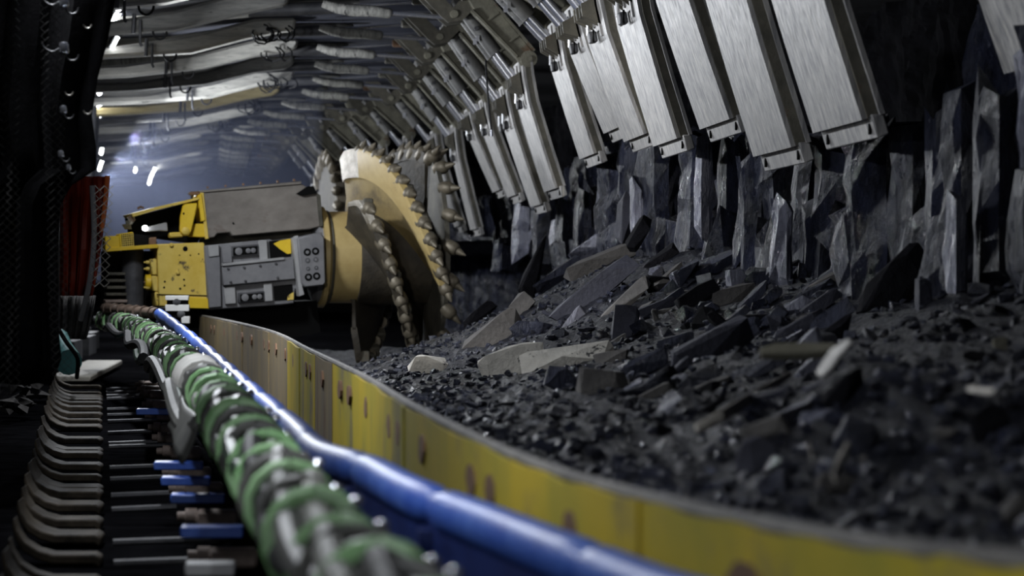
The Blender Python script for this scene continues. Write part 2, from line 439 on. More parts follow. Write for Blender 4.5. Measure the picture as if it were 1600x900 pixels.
# ---------------------------------------------------------------- the armoured conveyor: spill plates, cable trough, hoses
PL = [(2.2, 1.05), (2.92, .80), (3.4, .688), (4.26, .558), (5.36, .447), (7.4, .335), (9.7, .254), (13, .09), (17.3, -.123), (22.2, -.58), (25.5, -.98)]
PZ = [(2.2, -.31), (2.92, -.32), (3.4, -.34), (4.26, -.36), (5.36, -.37), (26, -.37)]
plate_path = catmull([(x, y, interp(PZ, y)) for y, x in PL], 12)


def cut(path, L):
    """cuts a polyline into runs of length L"""
    out, cur, acc = [], [path[0]], 0.0
    for a, b in zip(path, path[1:]):
        acc += (b - a).length; cur.append(b)
        if acc >= L:
            out.append(cur); cur = [b]; acc = 0.0
    if len(cur) > 1: out.append(cur)
    return out


def side(path, i):
    t = path[min(i + 1, len(path) - 1)] - path[max(i - 1, 0)]
    t = Vector((t.x, t.y, 0)).normalized()
    return Vector((t.y, -t.x, 0))         # points to the face (right)


spill = thing('spill_plate_line', (.254, 9.7, FLOOR), 'long yellow steel spill plate wall curving between hoses and broken coal', 'spill plate')
for q, run in enumerate(cut(plate_path, 1.05)):
    jog = random.uniform(-.006, .006)
    far = run[0].y > 15
    vv, ff = [], []
    n = len(run)
    for i, p in enumerate(run):
        s_ = side(run, i)
        dz = random.uniform(-.002, .002) + .0035 * math.sin(i * 1.3 + q)
        a = p + s_ * jog
        e = .006 if 0 < i < n - 1 else .0
        vv += [a + Vector((0, 0, dz)), a + s_ * .022 + Vector((0, 0, dz)), a + s_ * .022 + Vector((0, 0, FLOOR - p.z)), a + Vector((0, 0, FLOOR - p.z))]
    for i in range(n - 1):
        b = i * 4
        for k in range(4):
            ff.append((b + k, b + (k + 1) % 4, b + 4 + (k + 1) % 4, b + 4 + k))
    ff += [(0, 3, 2, 1), (n * 4 - 4, n * 4 - 3, n * 4 - 2, n * 4 - 1)]
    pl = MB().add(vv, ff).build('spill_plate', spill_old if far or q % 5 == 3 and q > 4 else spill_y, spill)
    lip = MB()
    lip.tube([p + side(run, i) * .016 + Vector((0, 0, .006)) for i, p in enumerate(run)], .012, 8)
    lip.build('lip', lip_mat, pl)
    for t in ((.3, .62) if q % 2 else (.55,)):
        i = int(t * (n - 1)); p = run[i]; s_ = side(run, i)
        tt = Vector((-s_.y, s_.x, 0))
        ov = [p - s_ * .006 + tt * .075 * math.cos(a) * random.uniform(.7, 1.2) + Vector((0, 0, -.085 + .038 * math.sin(a))) for a in [2 * PI * k / 10 for k in range(10)]]
        MB().add(ov + [o_ + s_ * .012 for o_ in ov], [tuple(range(10)), tuple(range(19, 9, -1))] + [(k, (k + 1) % 10, 10 + (k + 1) % 10, 10 + k) for k in range(10)]).build('rusty_slot', rust, pl)

rail_px = [(1330, 1010, 3.1), (1060, 940, 3.7), (900, 878, 4.2), (800, 838, 4.63), (650, 778, 5.4), (575, 738, 6.1), (500, 712, 6.9), (462, 676, 7.7), (400, 622, 9.6), (350, 575, 12.6), (300, 530, 16.6),
           (262, 500, 20.0), (248, 490, 21.2)]
rail_path = catmull([P(*r_) for r_ in rail_px], 10)
trough = thing('cable_trough', (rail_path[40].x, rail_path[40].y, FLOOR), 'blue steel cable trough with rounded top rail beside the yellow plates', 'cable trough')
for q, run in enumerate(cut(rail_path, 1.0)):
    r0 = [.042] * len(run)
    r0[0] = r0[-1] = .030
    s_ = MB().tube(run, r0, 12).build('rail_segment', blue, trough)
    vv, ff = [], []
    for i, p in enumerate(run):
        sd = side(run, i)
        vv += [p - sd * .02 + Vector((0, 0, -.028)), p - sd * .008 + Vector((0, 0, -.028)), p - sd * .008 + Vector((0, 0, -.46)), p - sd * .02 + Vector((0, 0, -.46))]
    for i in range(len(run) - 1):
        b = i * 4
        for k in range(4): ff.append((b + k, b + (k + 1) % 4, b + 4 + (k + 1) % 4, b + 4 + k))
    ff += [(0, 3, 2, 1), (len(vv) - 4, len(vv) - 3, len(vv) - 2, len(vv) - 1)]
    MB().add(vv, ff).build('side_panel', blue_dark, trough)
    p = run[0]; sd = side(run, 0)
    MB().box(p - sd * .03 + Vector((0, 0, -.22)), (.03, .045, .36)).build('post', blue_dark, trough)
    if q % 2 == 0:
        MB().lathe(p - sd * .045 + Vector((0, .1, -.10)), -sd, [(0, .02), (.012, .02), (.014, .011), (.024, .011)], 8).build('bolt', rust, trough)

dark_px = [(246, 489, 21.4), (215, 487, 22.3), (190, 485, 23.0), (164, 481, 23.8)]
drail = tag(MB().tube(catmull([P(*q) for q in dark_px], 5), .042, 10).build('pipe_rail', brown_rail), 'dusty brown pipe rail continuing the blue rail towards the machine', 'rail')
for k in range(7):
    a, b = P(246, 489, 21.4), P(164, 481, 23.8)
    p = a.lerp(b, (k + .5) / 7)
    MB().tube([p, p + (b - a).normalized() * .05], .05, 10).build('collar', brown_rail, drail)

# hose bundle
hose_px = [(740, 1095, 2.6), (640, 1000, 3.2), (548, 908, 4.0), (487, 838, 4.6), (436, 766, 5.5), (392, 702, 6.6), (362, 660, 7.7), (330, 616, 9.5), (288, 572, 12.2), (255, 540, 15.5), (225, 519, 19.0), (190, 505, 22.5), (158, 499, 25.0)]
hose_path = catmull([P(*h) for h in hose_px], 22)
bundle = thing('hose_bundle', (hose_path[80].x, hose_path[80].y, -.55), 'thick bundle of dark hoses bound with green straps beside the blue rail', 'hoses')


def frame_at(path, i):
    t = (path[min(i + 1, len(path) - 1)] - path[max(i - 1, 0)]).normalized()
    a = Vector((0, 0, 1)); a = (a - t * a.dot(t)).normalized()
    return t, a, t.cross(a)


arc = [0.0]
for a, b in zip(hose_path, hose_path[1:]): arc.append(arc[-1] + (b - a).length)
HM = [hose_grey, hose_green, black_rub, hose_grey, hose_dusty, black_rub, hose_grey]
for h in range(7):
    pts = []
    for i, p in enumerate(hose_path):
        t, a, b = frame_at(hose_path, i)
        q = 2 * PI * h / 6 + arc[i] * 1.1
        rr = 0 if h == 6 else .053 + .010 * math.sin(arc[i] * 5 + h * 2)
        pts.append(p + (a * math.cos(q) + b * math.sin(q)) * rr)
    MB().tube(pts, .027 if h != 6 else .034, 9).build('hose', HM[h], bundle)
nxt = .12; k = 0
while nxt < arc[-1] - .3:
    i = min(range(len(arc)), key=lambda j: abs(arc[j] - nxt))
    t, a, b = frame_at(hose_path, i)
    tilt = t + a * random.uniform(-.3, .0) + b * random.uniform(.1, .5)
    ax = tilt.normalized()
    ring = []
    a2 = (a - ax * a.dot(ax)).normalized(); b2 = ax.cross(a2)
    rr = .079 + random.uniform(-.003, .005)
    for s_ in range(15):
        q = 2 * PI * s_ / 14
        ring.append(hose_path[i] + (a2 * math.cos(q) + b2 * math.sin(q)) * rr)
    st = MB().tube(ring, .012 if k % 3 else .016, 7, cap=False).build('strap', strap_g if k % 5 not in (2, 4) else hose_grey, bundle)
    if True:
        q = -.95 + random.uniform(-.3, .3)
        c = hose_path[i] + (a2 * math.cos(q) + b2 * -math.sin(-q) * -1) * (rr + .012)
        MB().lathe(c - Vector((0, 0, .012)), (0, 0, 1), [(0, .004), (.005, .011), (.015, .014), (.024, .010), (.028, .003)], 10).build('buckle', chrome, st)
    nxt += random.uniform(.24, .36) if nxt < 7 else random.uniform(.25, .55)
    k += 1
i = min(range(len(arc)), key=lambda j: abs(hose_path[j].y - 10.6))
tag(MB().tube(hose_path[i - 3:i + 4], [.094, .101, .104, .102, .106, .101, .095], 14).build('cloth_wrap', white_wrap, bundle), 'white cloth wrapping')
for (off, dn, y0, y1, mt) in [(-.10, -.10, 8.0, 14.5, hose_grey), (-.13, -.05, 14, 23, black_rub), (-.07, -.15, 10, 19, hose_green)]:
    ids = [j for j in range(len(hose_path)) if y0 < hose_path[j].y < y1]
    pts = [hose_path[j] + Vector((off + .02 * math.sin(hose_path[j].y * 1.7), 0, dn * (.6 + .4 * math.sin(hose_path[j].y * 2.3 + off * 9)))) for j in ids]
    MB().tube(pts, .03, 9).build('loose_hose', mt, bundle)
hb = thing('hose_blanket', P(320, 655, 8.6), 'dusty grey rubber blanket hanging off the hoses below the white wrapping', 'blanket')
v = []
for i in range(9):
    for j in range(7):
        y = 8.0 + 1.9 * i / 8
        x = interp([(7.4, -.15), (9.4, -.275), (12, -.45)], y) - .075 - .05 * j / 6 + .006 * math.sin(i * .8 + j * .5)
        v.append((x, y, interp([(7.4, -.43), (9.4, -.43), (12, -.42)], y) - .015 - .02 * j + .006 * math.sin(i * .9)))
bl = MB().add(v, [(i * 7 + j, i * 7 + j + 1, i * 7 + j + 8, i * 7 + j + 7) for i in range(8) for j in range(6)]).build('sheet', hose_grey, hb)
bl.modifiers.new('thick', 'SOLIDIFY').thickness = .012

# ---------------------------------------------------------------- walkway on the left
def walk_x(y): return -.0696 * y


ORDW = 'nearest second third fourth fifth sixth seventh eighth ninth tenth eleventh twelfth thirteenth fourteenth fifteenth sixteenth seventeenth eighteenth nineteenth twentieth twenty-first twenty-second twenty-third twenty-fourth twenty-fifth twenty-sixth twenty-seventh twenty-eighth'.split()
rnd = random.Random(3)
for k in range(26):
    y = 7.0 + .58 * k
    xr = walk_x(y); xl = xr - (.17 + .007 * (y - 8))
    z = -.90 + rnd.uniform(-.02, .02)
    o_ = ORDW[k] + (' rib' if k == 0 else ' nearest rib')
    prof = [(xl - .11, z + .12), (xl - .10, z + .08), (xl - .075, z + .042), (xl - .03, z + .014), (xl + .02, z), (xr - .02, z), (xr, z - .012)]
    low = [(x - .004, zz - .03) for x, zz in prof]
    tag(MB().prism(prof + low[::-1], y, y + rnd.uniform(.10, .24)).build('walkway_rib', walk_mat, bevel=.005),
        'dusty steel walkway rib with upturned left edge, %s of the row' % o_, 'walkway rib', 'ribs across the walkway')
    if k % 3 != 1:
        tag(MB().tube([(xr + .02, y + .3, z + .01), (xr + .30 + rnd.uniform(-.05, .05), y + .32, z + .02)], .013, 7).build('spacer_bar', steel_dark),
            'thin dark bar crossing between ribs and conveyor, beside the %s' % o_, 'bar', 'crosswise bars by the walkway')
    if k % 2 == 0:
        rb = thing('relay_bar', (xr + .42, y + .1, -.92), 'pinkish rusted relay bar head by the blue trough, level with the %s' % o_, 'bar', 'relay bars by the trough')
        MB().box((xr + .40, y + .1, z + .05), (.15, .10, .06)).build('head', pink_steel, rb, bevel=.012)
        MB().lathe((xr + .33, y + .1, z + .055), (-1, 0, 0), [(0, .03), (.04, .03), (.042, .018), (.07, .018)], 10).build('pin', pink_steel, rb)
for k, (x0, x1, yy, d) in enumerate([(246, 312, 729, 10.2), (258, 322, 753, 9.6), (273, 345, 780, 9.0), (290, 372, 832, 7.6), (217, 270, 645, 13.5), (305, 352, 890, 6.6)]):
    a, b = P(x0, yy, d), P(x1, yy - 4, d + .1)
    tag(MB().box((a + b) / 2, ((b - a).length, .10, .03)).build('blue_bracket', blue if k != 5 else grey_pale, bevel=.004),
        ['blue bracket bar jutting from the trough, second from the farthest', 'blue bracket bar, middle one of the five jutting over the walkway',
         'blue bracket bar, second nearest of those jutting over the walkway', 'brightest blue bracket bar, nearest over the walkway',
         'thin blue bracket bar jutting from the trough, farthest away', 'pale grey bracket bar nearest at the bottom edge'][k], 'bracket', 'brackets over the walkway')

deck = tag(MB().box(P(138, 575, 25) + Vector((-.02, .3, -.03)), (.36, 4.4, .05)).build('deck_plate', pale_deck, bevel=.01), 'pale dusty deck plate lying at the far end of the walkway', 'deck plate')
tag(MB().tube([P(90, 530, 20.5), P(92, 548, 20.3), P(108, 566, 20.0)], [.09, .11, .10], 14).build('drum_motor', teal), 'small teal rounded motor casing at the far end of the walkway', 'motor')
tag(MB().tube(catmull([P(92, 515, 19), P(104, 535, 19.2), P(121, 560, 19.4), P(120, 590, 19.6)], 6), .016, 8).build('drooping_hose', black_rub), 'thin black hose drooping past the teal motor', 'hose')
random.seed(11)
for k in range(14):
    p = P(random.uniform(10, 75), random.uniform(590, 640), random.uniform(17, 19))
    tag(MB().hull([p + Vector((random.gauss(0, .04), random.gauss(0, .05), random.gauss(0, .025))) for _ in range(14)]).build('stone_chip', shale, smooth=False),
        'small dusty stone chip on the dark ground left of the walkway', 'stone', 'stone chips left of the walkway')

# ---------------------------------------------------------------- powered roof supports
def shift(d): return -.12 * max(0, min(d, 45) - 33) - .03 * max(0, d - 45)


# near-edge depth, knuckle (x, z), tip pixel (right bottom corner) or None
SH = [
    (9.3, (2.50, 1.90), None), (11.0, (2.08, 1.90), (1380, 178)), (12.6, (2.08, 1.92), (1265, 222)), (14.2, (2.08, 1.92), (1165, 178)),
    (15.8, (2.07, 1.92), (1080, 210)), (17.4, (2.06, 1.92), (1026, 203)), (19.0, (2.10, 1.95), (988, 190)), (20.8, (2.15, 2.0), (945, 235)),
    (23.0, (2.06, 1.85), (883, 290)), (25.2, (2.10, 1.80), (858, 315)), (27.4, (2.06, 1.82), (818, 300)), (29.6, (2.05, 1.86), (792, 292)),
    (31.8, (2.03, 1.80), (755, 355)), (34.0, (2.03, 1.85), (728, 350)), (36.2, (2.03, 1.9), None), (38.4, (2.03, 1.9), None), (40.6, (2.03, 1.9), None),
    (42.8, (2.03, 1.85), None), (45.0, (2.03, 1.85), None), (47.2, (2.03, 1.85), None), (49.4, (2.03, 1.85), None), (51.6, (2.03, 1.85), None),
    (53.8, (2.03, 1.85), None), (56, (2.03, 1.85), None), (58.2, (2.03, 1.85), None), (60.4, (2.03, 1.85), None)]
ORD = 'first second third fourth fifth sixth seventh eighth ninth tenth eleventh twelfth thirteenth fourteenth fifteenth sixteenth seventeenth eighteenth nineteenth twentieth'.split()
WID = 1.06


def thick(pts, t):
    """ribbon polygon: polyline pts with thickness t to the right of its direction"""
    off = []
    for i, p in enumerate(pts):
        a = Vector(pts[min(i + 1, len(pts) - 1)]) - Vector(pts[max(i - 1, 0)])
        a.normalize(); nrm = Vector((-a.y, a.x)) if True else None
        off.append((p[0] + nrm.x * t, p[1] + nrm.y * t))
    return list(pts) + off[::-1]


def bar2(a, b, wdt):
    a, b = Vector(a), Vector(b); t = (b - a).normalized(); n_ = Vector((-t.y, t.x)) * wdt / 2
    return [tuple(a + n_), tuple(b + n_), tuple(b - n_), tuple(a - n_)]


def support(k, d, K, tip):
    sx = shift(d)
    D = lambda pts: [(x + sx, z) for x, z in pts]
    if k == 0: lab = 'roof support at the right edge, only a grey plate edge showing'
    elif k <= 19:
        look = 'grey face plate hanging over coal' if k <= 13 else 'dim behind the cutting drum'
        lab = 'hydraulic roof support, %s from the right edge, %s' % (ORD[k - 1], look)
    else: lab = 'distant roof support, %s of the hazy row above the machine cowl' % ORD[k - 20]
    y0 = d; y1 = d + WID; ym = d + WID / 2
    t = thing('roof_support', (-2.6 + sx, ym, FLOOR), lab, 'roof support', 'roof supports along the coal face')
    det = 7 <= k <= 18
    # canopy, legs, base
    MB().prism(D([(-3.2, 2.24), (-1.2, 2.31), (-.3, 2.44), (1.62, 2.46), (1.62, 2.62), (-3.2, 2.62)]), y0 - .2, y0 + 1.36).build('canopy', canopy_mat, t)
    for yy in (y0 + .25, y0 + .95):
        MB().lathe((-2.65 + sx, yy, FLOOR + .2), (0.08, 0, 1), [(0, .14), (1.4, .14), (1.42, .10), (3.0, .10)], 12).build('leg', steel_dark, t)
    MB().box((-2.95 + sx, ym, FLOOR + .11), (1.2, 1.2, .22)).build('base', steel_dark, t)
    # long dusty beam under the canopy, rounded nose
    if k >= 6:
        prof = [(-3.1, 1.99), (-2.4, 2.02), (-1.7, 2.06), (-.9, 2.13), (-.35, 2.26), (-.02, 2.31), (.06, 2.34), (.10, 2.39), (.09, 2.45), (-.3, 2.45), (-.9, 2.28), (-1.7, 2.16), (-3.1, 2.12)]
        jit = random.Random(k)
        bx_ = jit.uniform(-.14, .12)
        prof = [(x + bx_, z + jit.uniform(-.014, .014)) for x, z in prof]
        ov = jit.uniform(.0, .25)
        MB().prism(D(prof), y0 + .15 + ov, y0 + .40 + ov).build('beam', pad_yellow if k == 13 else (pad_mat, pad_mat, pad_dark)[k % 3], t, bevel=.03)
        prof = [(-3.1, 2.12), (-1.4, 2.18), (-.6, 2.28), (.2, 2.36), (.62, 2.38), (.65, 2.44), (.2, 2.46), (-.6, 2.38), (-3.1, 2.24)]
        MB().prism(D(prof), y0 + .88, y0 + 1.05).build('slim_beam', (pad_dark, sleeve_dark, pad_mat)[k % 3], t, bevel=.02)
        MB().prism(D([(-3.1, 2.16), (-1.1, 2.20), (-.75, 2.32), (-.75, 2.4), (-3.1, 2.3)]), y0 + 1.15, y0 + 1.22).build('edge_strip', canopy_mat, t)
        # wrapped sleeve and cylinders with bright rods
        yy = y0 + .34
        MB().tube([Vector((x + sx, yy, z)) for x, z in [(.30, 2.36), (.42, 2.32), (.55, 2.30), (.72, 2.295), (.88, 2.275), (.90, 2.27)]], [.035, .046, .052, .050, .046, .03], 10).build('frayed_sleeve', (sleeve_mat, sleeve_dark)[k % 3 == 0], t)
        MB().tube([Vector((.9 + sx, yy, 2.275)), Vector((1.42 + sx, yy, 2.235))], .020, 8).build('piston_rod', chrome, t)
        yy = y0 + .70
        MB().tube([Vector((-.35 + sx, yy, 2.33)), Vector((.38 + sx, yy, 2.36))], .055, 10).build('ram', steel_dark, t)
        MB().tube([Vector((.38 + sx, yy, 2.36)), Vector((1.3 + sx, yy, 2.43))], .016, 8).build('piston_rod', chrome, t)
        MB().box((1.2 + sx, yy, 2.43), (.22, .10, .09)).build('rod_eye', rust if k % 3 == 1 else olive_dark, t, bevel=.015)
        for yy in (y0 + .10, y0 + .44):
            MB().prism(D([(1.08, 2.47), (1.25, 2.47), (1.42, 2.30), (1.58, 2.47), (1.78, 2.47), (1.50, 2.19), (1.38, 2.17), (1.32, 2.22)]), yy, yy + .04).build('lug', olive_dark, t)
        MB().lathe((1.43 + sx, y0 + .085, 2.245), (0, 1, 0), [(0, .034), (.02, .040), (.42, .040), (.44, .03)], 14).build('pin', olive, t)
        # hook and hanging cable loops
        if k <= 20:
            hx = -1.22 + sx + jit.uniform(-.1, .1)
            yb = y0 + .12 + ov
            MB().tube([Vector((hx, yb, 2.20)), Vector((hx, yb, 2.0)), Vector((hx + .015, yb, 1.97))], .012, 6).build('hook', steel_dark, t)
            MB().tube([Vector((hx - .05, yb, 2.25)), Vector((hx - .06, yb, 2.08))], .018, 6).build('hanger', steel_dark, t)
            lp = [Vector((hx + .17 + .06 * math.cos(q), yb, 2.10 + .07 * math.sin(q))) for q in [PI * (1 + j / 8) for j in range(9)]]
            MB().tube(lp, .010, 6).build('cable_loop', black_rub, t)
            for m_ in range({9: 7, 10: 3, 12: 6, 14: 4, 16: 5}.get(k, 0)):
                c = Vector((-.12 + sx + jit.uniform(-.14, .14), yb - .02 * m_, 2.28)); rx, rz = jit.uniform(.05, .13), jit.uniform(.05, .12)
                lp = [c + Vector((rx * math.cos(q), .03 * math.sin(3 * q), rz * math.sin(q) * (1 if m_ % 2 else .8))) for q in [jit.uniform(2.6, 3.2) + PI * 1.5 * j / 12 for j in range(13)]]
                MB().tube(lp, .009, 6).build('hose_loop', black_rub, t)
    # folding arm, its cylinders, and the face plate
    if k > 19: return
    Kx, Kz = K
    P0 = (Kx - .55, 2.44)
    far_k = k >= 13
    for q, yy in enumerate((y0, y0 + .92)):
        if q and far_k: continue
        arm = [(P0[0] - .03, 2.48), (P0[0] + .12, 2.48), (Kx + .02, Kz + .09), (Kx + .075, Kz), (Kx + .03, Kz - .07), (Kx - .06, Kz - .05), (Kx - .12, Kz + .03), (P0[0] + .1, 2.24)]
        a = MB().prism(D(arm), yy + .02, yy + .12).build('arm', olive, t, bevel=.008)
        MB().prism(D(bar2((P0[0] + .14, 2.46), (Kx + .05, Kz + .07), .02)), yy - .015, yy + .13).build('arm_flange', olive, a)
        MB().prism(D(bar2((P0[0] + .06, 2.27), (Kx - .10, Kz + .02), .02)), yy - .015, yy + .13).build('arm_flange', olive, a)
        for u in (.3, .68):
            c = Vector((P0[0] + .1 + (Kx - P0[0] - .1) * u, 0, 2.36 + (Kz - 2.36) * u))
            MB().box((c.x + sx, yy + .03, c.z), (.15, .05, .016), Matrix.Rotation(R(-38), 3, 'Y') if False else Matrix.Rotation(R(-35), 3, 'Y')).build('stiffener', olive, a)
        MB().lathe((Kx + sx, yy - .03, Kz), (0, 1, 0), [(0, .03), (.012, .03), (.014, .072), (.05, .072), (.2, .072)], 16).build('knuckle_pin', olive, t)
    Cx, Cz = Kx - .08, Kz - .17
    for yy in ((y0 + .28, y0 + .60) if not far_k else (y0 + .28, y0 + .52)):
        A = Vector((P0[0] - .06 + sx, yy, 2.40)); C_ = Vector((Cx + sx, yy, Cz)); u = C_ - A
        m1 = A + u * .66
        cy_ = MB().tube([A, A + u * .04, A + u * .64, m1], [.045, .062, .062, .066], 12).build('cylinder', cyl_mat, t)
        MB().lathe(A + u * .36 + Vector((-.015, -.075, -.01)), (0, 1, 0), [(0, .02), (.03, .02), (.03, .03), (.05, .03)], 8).build('port', steel_dark, cy_)
        MB().box(A + u * .45 + Vector((-.05, -.05, -.03)), (.03, .03, .05)).build('valve', chrome, cy_)
        MB().tube([m1, C_], .032, 10).build('piston_rod', chrome, t)
        MB().lathe(C_ + Vector((0, -.05, 0)), (0, 1, 0), [(0, .03), (.015, .03), (.016, .052), (.09, .052)], 12).build('clevis_eye', olive_dark, t)
    if tip is None:
        T = (2.33 + sx, .62) if k else (2.84, .80)
        if k >= 17: T = (2.2 + sx, .9)
    else:
        T = ((tip[0] - CX) * d / F - .0, (CY - tip[1]) * d / F)
    A = Vector((Kx + sx, Kz)); B = Vector(T); u = B - A
    # polyline of the outer (coal) side from knuckle to tip, gently bent
    nrm = Vector((-u.y, u.x)).normalized()           # to the coal side
    outer = [A + nrm * .03 + u * -.02, A + u * .12 + nrm * .004, A + u * .32 - nrm * .018, A + u * .66 - nrm * .012, B]
    TH = .062
    inner = [p - nrm * TH for p in outer]
    poly = [tuple(p) for p in outer] + [tuple(p) for p in inner[::-1]]
    fr = MB().prism(poly, y0 + .01, y0 + .05).build('end_web', olive_dark, t)
    MB().prism([tuple(p) for p in outer] + [tuple(p - nrm * .012) for p in outer[::-1]], y0 - .012, y1).build('back_plate', olive_dark, t)
    MB().prism([tuple(p + nrm * .004) for p in outer] + [tuple(p - nrm * .016) for p in outer[::-1]], y0 - .02, y0 + .012).build('edge_strip', plate_grey, fr)
    fp = MB().prism([tuple(p) for p in inner] + [tuple(p - nrm * .022) for p in inner[::-1]], y0 + .03, y1).build('face_plate', plate_grey, t)
    inn = [p - nrm * .022 for p in inner]
    for j, yy in enumerate((y0 + .22, y0 + .52, y0 + .82)):
        e = [inn[0] * .85 + inn[1] * .15, inn[1], inn[2] if j != 1 else inn[1].lerp(inn[2], .6)]
        MB().prism([tuple(p) for p in e] + [tuple(p - nrm * .014) for p in e[::-1]], yy, yy + .05).build('rub_strip', plate_grey, fp)
    MB().prism([tuple(outer[-1] + u * .0), tuple(outer[-1] + u.normalized() * .085), tuple(outer[-1] + u.normalized() * .09 - nrm * .05), tuple(outer[-1] - nrm * .052 - u * .01)], y0 - .01, y1 - .02).build('tip_plate', plate_grey, t, bevel=.006)
    tb = outer[-1] + u.normalized() * .045 - nrm * .056
    for yy in (y0 + .06, y1 - .14):
        MB().box((tb.x, yy, tb.y), (.012, .02, .045)).build('slot', hole_black, t)
    # gussets carrying the cylinder ends
    for yy in (y0 + .22, y0 + .36, y0 + .54, y0 + .68)[: 4 if not far_k else 2]:
        g = [(Cx + sx - .06, Cz + .03), (Cx + sx + .01, Cz + .065), (A.x - .02, A.y - .05), tuple(A + u * .23 - nrm * (TH + .02)), tuple(A + u * .25 - nrm * (TH + .03)), (Cx + sx - .05, Cz - .05)]
        MB().prism(g, yy, yy + .028).build('gusset', olive_dark, t)
    # valve block with handle loop and little silver canister
    for yy in ((y0 + .40, y0 + .85) if k in (2, 9, 13) else (y0 + .50,)):
        c = A + u * .30 - nrm * (TH + .075)
        vb = MB().box((c.x, yy, c.y), (.05, .11, .075), Matrix.Rotation(R(-10), 3, 'Y')).build('valve_block', steel_dark, t, bevel=.008)
        MB().tube([Vector((c.x - .02, yy + .1, c.y + .12)), Vector((c.x - .02, yy + .1, c.y + .02))], .011, 8).build('canister', chrome_dull, vb)
        MB().tube([Vector((c.x, yy - .06, c.y + .035)), Vector((c.x - .01, yy - .14, c.y + .035)), Vector((c.x - .01, yy - .14, c.y - .035)), Vector((c.x, yy - .06, c.y - .035))], .008, 6).build('handle', hole_black, vb)
        MB().tube([Vector((c.x - .02, yy + .1, c.y + .12)), Vector((c.x - .02, yy + .12, c.y + .25)), Vector((Cx + sx - .02, yy + .05, Cz + .05))], .012, 6).build('feed_hose', black_rub, vb)


for k, s_ in enumerate(SH):
    support(k, *s_)
tag(MB().tube(catmull([P(759, 95, 21.5), P(761, 130, 21.3), P(764, 170, 21.2), P(768, 203, 21.1)], 5), .009, 6).build('hanging_cable', black_rub), 'thin black cable hanging before the roof support rams', 'cable')
tag(MB().tube([P(768, 203, 21.1), P(768, 213, 21.1)], .011, 8).build('cable_plug', chrome), 'small silver plug at the end of the hanging black cable', 'plug')

# ---------------------------------------------------------------- tube lamps along the walkway side
lamps = [((192, 0), (185, 14), 22.3), ((187, 17), (171, 41), 23.4), ((187, 54), (175, 76), 25.0), ((161, 121), (151, 140), 30.5), ((166, 128), (155, 146), 31.0), ((162, 161), (143, 168), 34.0),
         ((160, 174), (148, 190), 35.0), ((160, 228), (158, 240), 44.0), ((160, 250), (155, 265), 48.0), ((214, 255), (211, 268), 52.0), ((243, 261), (237, 274), 54.0), ((236, 275), (233, 287), 57.0)]
LORD = ['topmost at the frame edge', 'second from the top', 'third from the top, thin', 'fourth from the top, thin', 'fifth from the top', 'lying nearly level', 'just under the level one', 'short one by the brown bracket',
        'brightest above the red sheet', 'alone left of the far pair', 'upper of the far pair', 'lower of the far pair']
for k, (a, b, d) in enumerate(lamps):
    t = thing('tube_lamp', P((a[0] + b[0]) / 2, (a[1] + b[1]) / 2, d), 'white glowing tube lamp left of the canopies, ' + LORD[k], 'lamp', 'tube lamps along the canopies')
    A, B = P(*a, d), P(*b, d + .55)
    MB().tube([A, B], .026 if k not in (2, 3) else .014, 8).build('tube', lamp_glow, t)
    u = (B - A).normalized()
    for e, s_ in ((A, -1), (B, 1)):
        MB().tube([e + u * s_ * .004, e + u * s_ * .05], .03, 8).build('end_cap', steel_dark, t)
    MB().tube([A + u * .02 + Vector((-.035, 0, .02)), B - u * .02 + Vector((-.035, 0, .02))], .022, 6).build('housing', steel_dark, t)


# ---------------------------------------------------------------- added black sheet for the darkness, nets, red sheet on the left
def drape(name, poly, d, mat, label, cat, fold=.06, t=.012):
    """poly: rows of (left, right, y) in pixels"""
    v = []; nx = 24
    for (l, r_, y) in poly:
        for i in range(nx + 1):
            s_ = i / nx
            p = P(l + (r_ - l) * s_, y, d)
            p.y += fold * math.sin(i * 1.15 + y * .004) + fold * .5 * math.sin(i * 2.7)
            v.append(p)
    f = [(r_ * (nx + 1) + i, r_ * (nx + 1) + i + 1, (r_ + 1) * (nx + 1) + i + 1, (r_ + 1) * (nx + 1) + i) for r_ in range(len(poly) - 1) for i in range(nx)]
    o = MB().add(v, f).build(name, mat)
    o.modifiers.new('thick', 'SOLIDIFY').thickness = t
    return tag(o, label, cat)


drape('darkness_sheet', [(-160, 186, -60), (-160, 176, 0), (-160, 166, 60), (-160, 152, 120), (-160, 143, 180), (-160, 150, 230), (-160, 150, 265), (-160, 112, 290), (-160, 95, 320), (-160, 92, 400), (-160, 92, 500), (-160, 96, 560), (-160, 80, 600)], 11.0,
      darkness_mat, 'added black sheet standing in for the darkness in the left foreground', 'sheet')  # added where there is only darkness, hides what lies behind


def net(name, l, r_, t_, b_, d, mat, label, cell=.015, wire=.0012, lean=0.0):
    m = MB()
    p0, p1 = P(l, t_, d), P(r_, b_, d)
    W, H = p1.x - p0.x, p0.z - p1.z
    n = max(2, int(W / cell)); rows = int(H / cell)
    for i in range(n):
        pts = []
        for j in range(rows + 1):
            s_ = 1 if (j + i) % 2 else 0
            x = p0.x + (i + s_ * 1.05) * cell + lean * j / rows
            pts.append(Vector((x, d + .05 * math.sin(i * .5) + .03 * math.sin(j * .15 + i) + (.003 if s_ else -.003), p0.z - j * cell)))
        m.tube(pts, wire, 3, cap=False)
    return tag(m.build(name, mat), label, 'net')


